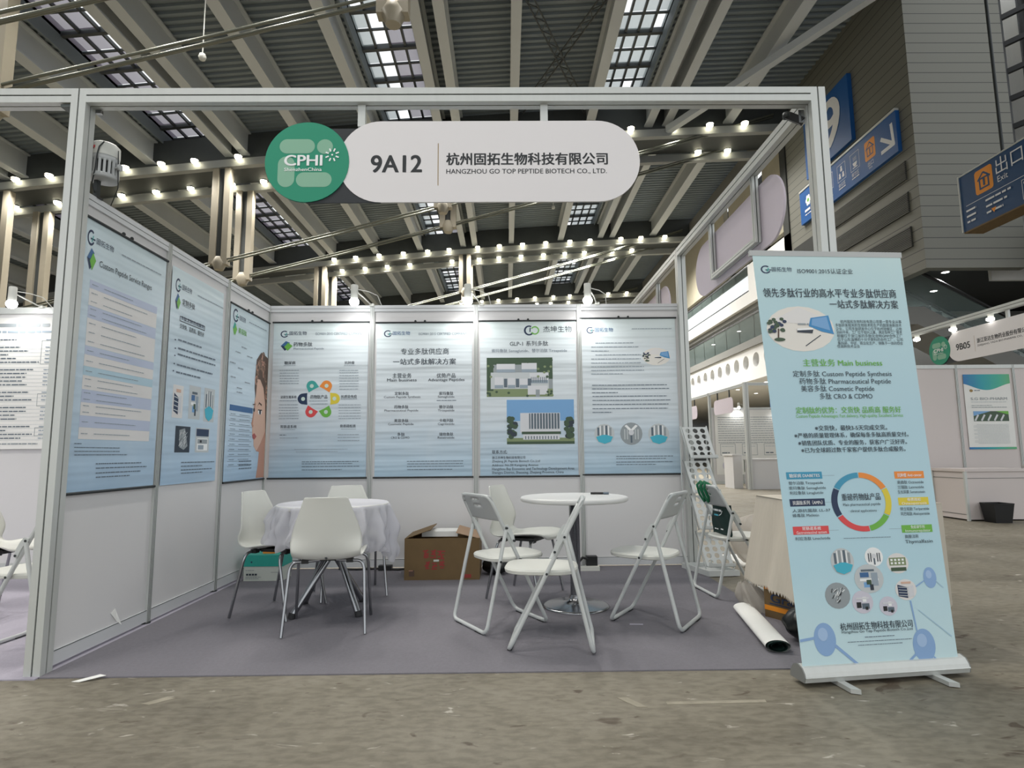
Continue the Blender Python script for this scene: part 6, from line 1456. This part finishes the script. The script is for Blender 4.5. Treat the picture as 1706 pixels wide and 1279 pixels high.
for k in range(16): s.dashes(.10 if k % 3 else .16, .41 - .021 * k, .70, .010, 'ink_steel2')
s.build('sheet', t)
t = thing('counter', 'low white panelled counter standing in front of the far right booth wall', 'counter', (9.6, 6.2, 0))
b = MB(); b.box((9.10, 5.78, 0.02), (9.105, 6.45, .72), 'panel_warm'); b.box((9.10, 5.775, .02), (10.08, 5.78, .72), 'panel_warm'); b.box((10.075, 5.78, .02), (10.08, 6.45, .72), 'panel_warm'); b.box((9.10, 6.445, .02), (10.08, 6.45, .72), 'panel_warm'); b.build('body', t)
b = MB(); b.box((9.08, 5.755, .72), (10.10, 6.47, .76), 'panel_warm'); b.build('worktop', t)
for x, y in ((9.10, 5.78), (10.08, 5.78), (9.10, 6.45), (10.08, 6.45)):
    b = MB(); b.box((x - .018, y - .018, 0), (x + .018, y + .018, .72), 'aluminium'); b.build('corner_post', t)
b = MB(); b.box((9.094, 5.8, .62), (9.098, 6.43, .625), 'aluminium_dark'); b.box((9.12, 5.769, .62), (10.06, 5.773, .625), 'aluminium_dark'); b.box((9.094, 5.8, .09), (9.098, 6.43, .095), 'aluminium_dark'); b.build('trim', t)
t = thing('waste_bin', 'square black waste bin on the floor at the far right booth', 'bin', (9.40, 5.60, 0))
b = MB(); A = [(9.27, 5.50, 0), (9.50, 5.50, 0), (9.50, 5.70, 0), (9.27, 5.70, 0)]; Bq = [(9.24, 5.47, .27), (9.53, 5.47, .27), (9.53, 5.73, .27), (9.24, 5.73, .27)]
b.add(A + Bq, [(0, 3, 2, 1), (0, 1, 5, 4), (1, 2, 6, 5), (2, 3, 7, 6), (3, 0, 4, 7)], 'black_plastic'); b.build('bucket', t, solid=.006)
b = MB(); b.tube([(9.24, 5.47, .27), (9.53, 5.47, .27), (9.53, 5.73, .27), (9.24, 5.73, .27)], .007, 'black_plastic', 6, closed=True); b.build('rim', t)
dup(sc, 'white moulded chair at the far right edge beside the black bin', (10.75, 6.25, 0), facing(.9, -.4), 'white moulded chair of the far right booth')

# ------------------------------------------------------------------ booths farther back, seen between the back post and the banner
wf = thing('wall_back', 'white printed wall of the booth far behind the beige table', 'wall', (10.5, 16.4, 0), kind='structure')
for i in range(4):
    xa, xb = 9.03 + i + .02, 9.03 + i + .98
    b = MB(); b.box((xa, 16.397, .09), (xb, 16.403, H - .05), 'wall_panel'); b.build('panel', wf)
    b = MB(); b.box((xa, 16.384, H - .05), (xb, 16.416, H), 'aluminium'); b.box((xa, 16.384, .0), (xb, 16.416, .09), 'aluminium'); b.build('rails', wf)
    b = MB(); pole(b, 9.03 + i, 16.4, 'x'); b.build('pole', wf)
t = thing('booth_gantry', 'aluminium corner post and beams of the booth far behind the beige table', 'frame', (9.03, 13.45, 0))
b = MB(); upright(b, 9.03, 13.45, 0, 2.98, .12); b.build('post', t)
b = MB(); beam_y(b, 13.52, 24, 9.03, 2.93); beam_x(b, 9.1, 12.1, 13.45, 2.93); b.build('beam', t)
b = MB(); upright(b, 9.03, 16.43, 0, 2.98); b.build('post', t)
t = thing('printed_panel', 'wide white wall print with grey text rows and photographs, far behind the beige table', 'poster', (9.15, 16.38, .3))
s = Sheet(lambda u, v, w: (u, -w, v), .002); s.rect(0, 0, 2.8, 2.1, 'paper', 0)
for k in range(12): s.dashes(.1, 1.85 - .075 * k, 2.7, .03, 'ink_steel')
for k in range(3): s.frame(.15 + .72 * k, .62, .65 + .72 * k, 1.0, .012, 'ink_steel', 2); s.dashes(.2 + .72 * k, .68, .45 + .72 * k, .05, 'ink_bld3'); s.dashes(.2 + .72 * k, .9, .6 + .72 * k, .03, 'ink_steel2')
photo(s, 'lab3E', .2, .08, .75, .5); photo(s, 'aerial', .9, .08, 1.45, .5); photo(s, 'aerial', 2.3, .05, 2.75, .3); s.frame(2.05, .55, 2.75, .95, .02, 'ink_bld3', 2); s.dashes(2.2, .7, 2.6, .06, 'ink_bld3'); s.dashes(1.6, .46, 2.0, .05, 'ink_steel')
s.build('sheet', t)
t = thing('counter', 'small white counter beside the far corner post behind the beige table', 'counter', (9.0, 14.3, 0))
b = MB(); b.box((8.75, 13.9, 0.0), (9.0, 14.6, .93), 'wall_panel'); b.build('body', t); b = MB(); b.box((8.72, 13.86, .93), (9.02, 14.64, .97), 'wall_panel'); b.build('worktop', t)
t = thing('counter', 'second white counter right of the far corner post behind the beige table', 'counter', (9.7, 13.5, 0))
b = MB(); b.box((9.12, 13.5, 0.0), (10.2, 14.0, .80), 'wall_panel'); b.build('body', t); b = MB(); b.box((9.10, 13.47, .80), (10.23, 14.03, .84), 'wall_panel'); b.build('worktop', t)
def far_board(y1, y0, z0, lab):
    t = thing('fascia_sign', lab, 'sign', (9.0, (y0 + y1) / 2, z0)); h = .46; r = .16; pts = []
    for cy_, cz_, a in ((y1 - r, z0 + h - r, 0), (y0 + r, z0 + h - r, 90), (y0 + r, z0 + r, 180), (y1 - r, z0 + r, 270)):
        pts += [(cy_ + r * math.cos(math.radians(a + 15 * k)), cz_ + r * math.sin(math.radians(a + 15 * k))) for k in range(7)]
    b = MB(); b.prism([(8.985, y, z) for y, z in pts], (.012, 0, 0), 'sign_lilac'); b.build('name_board', t)
    s = Sheet(lambda u, v, w: (8.985 - w, y1 - u, z0 + v), .002); s.dashes(.2, .18, .42, .1, 'ink_steel'); s.dashes(.6, .22, y1 - y0 - .2, .07, 'ink_bld3'); s.dashes(.6, .14, y1 - y0 - .25, .03, 'ink_steel'); s.build('lettering', t)
    for y in (y0 + .3, y1 - .3):
        b = MB(); b.box((8.99, y - .02, z0 + h), (9.02, y + .02, 2.889), 'dark_metal'); b.build('hanger', t)
far_board(15.9, 14.3, 2.20, 'small pale name board on the far beam right of the back post')
far_board(19.4, 17.6, 2.20, 'second small pale name board, just right of the back post')
b = MB(); b.box((11.3, 16.9, 2.3), (12.1, 17.0, 3.2), 'sign_blue'); tag(b.build('blue_board'), 'deep blue board behind the small pale name board far back', 'sign')
b = MB(); b.box((7.4, 19.0, 0), (9.0, 19.06, 2.45), 'wall_panel'); tag(b.build('partition_panel'), 'plain pale partition farther back just right of the back post', 'partition')

spot(9.9, 16.18, 'white arm spotlight glowing on the far printed wall, right of the far corner post', 'spotlights on the far printed wall')
spot(11.3, 16.18, 'white arm spotlight glowing on the far printed wall, nearer the roll-up banner', 'spotlights on the far printed wall')
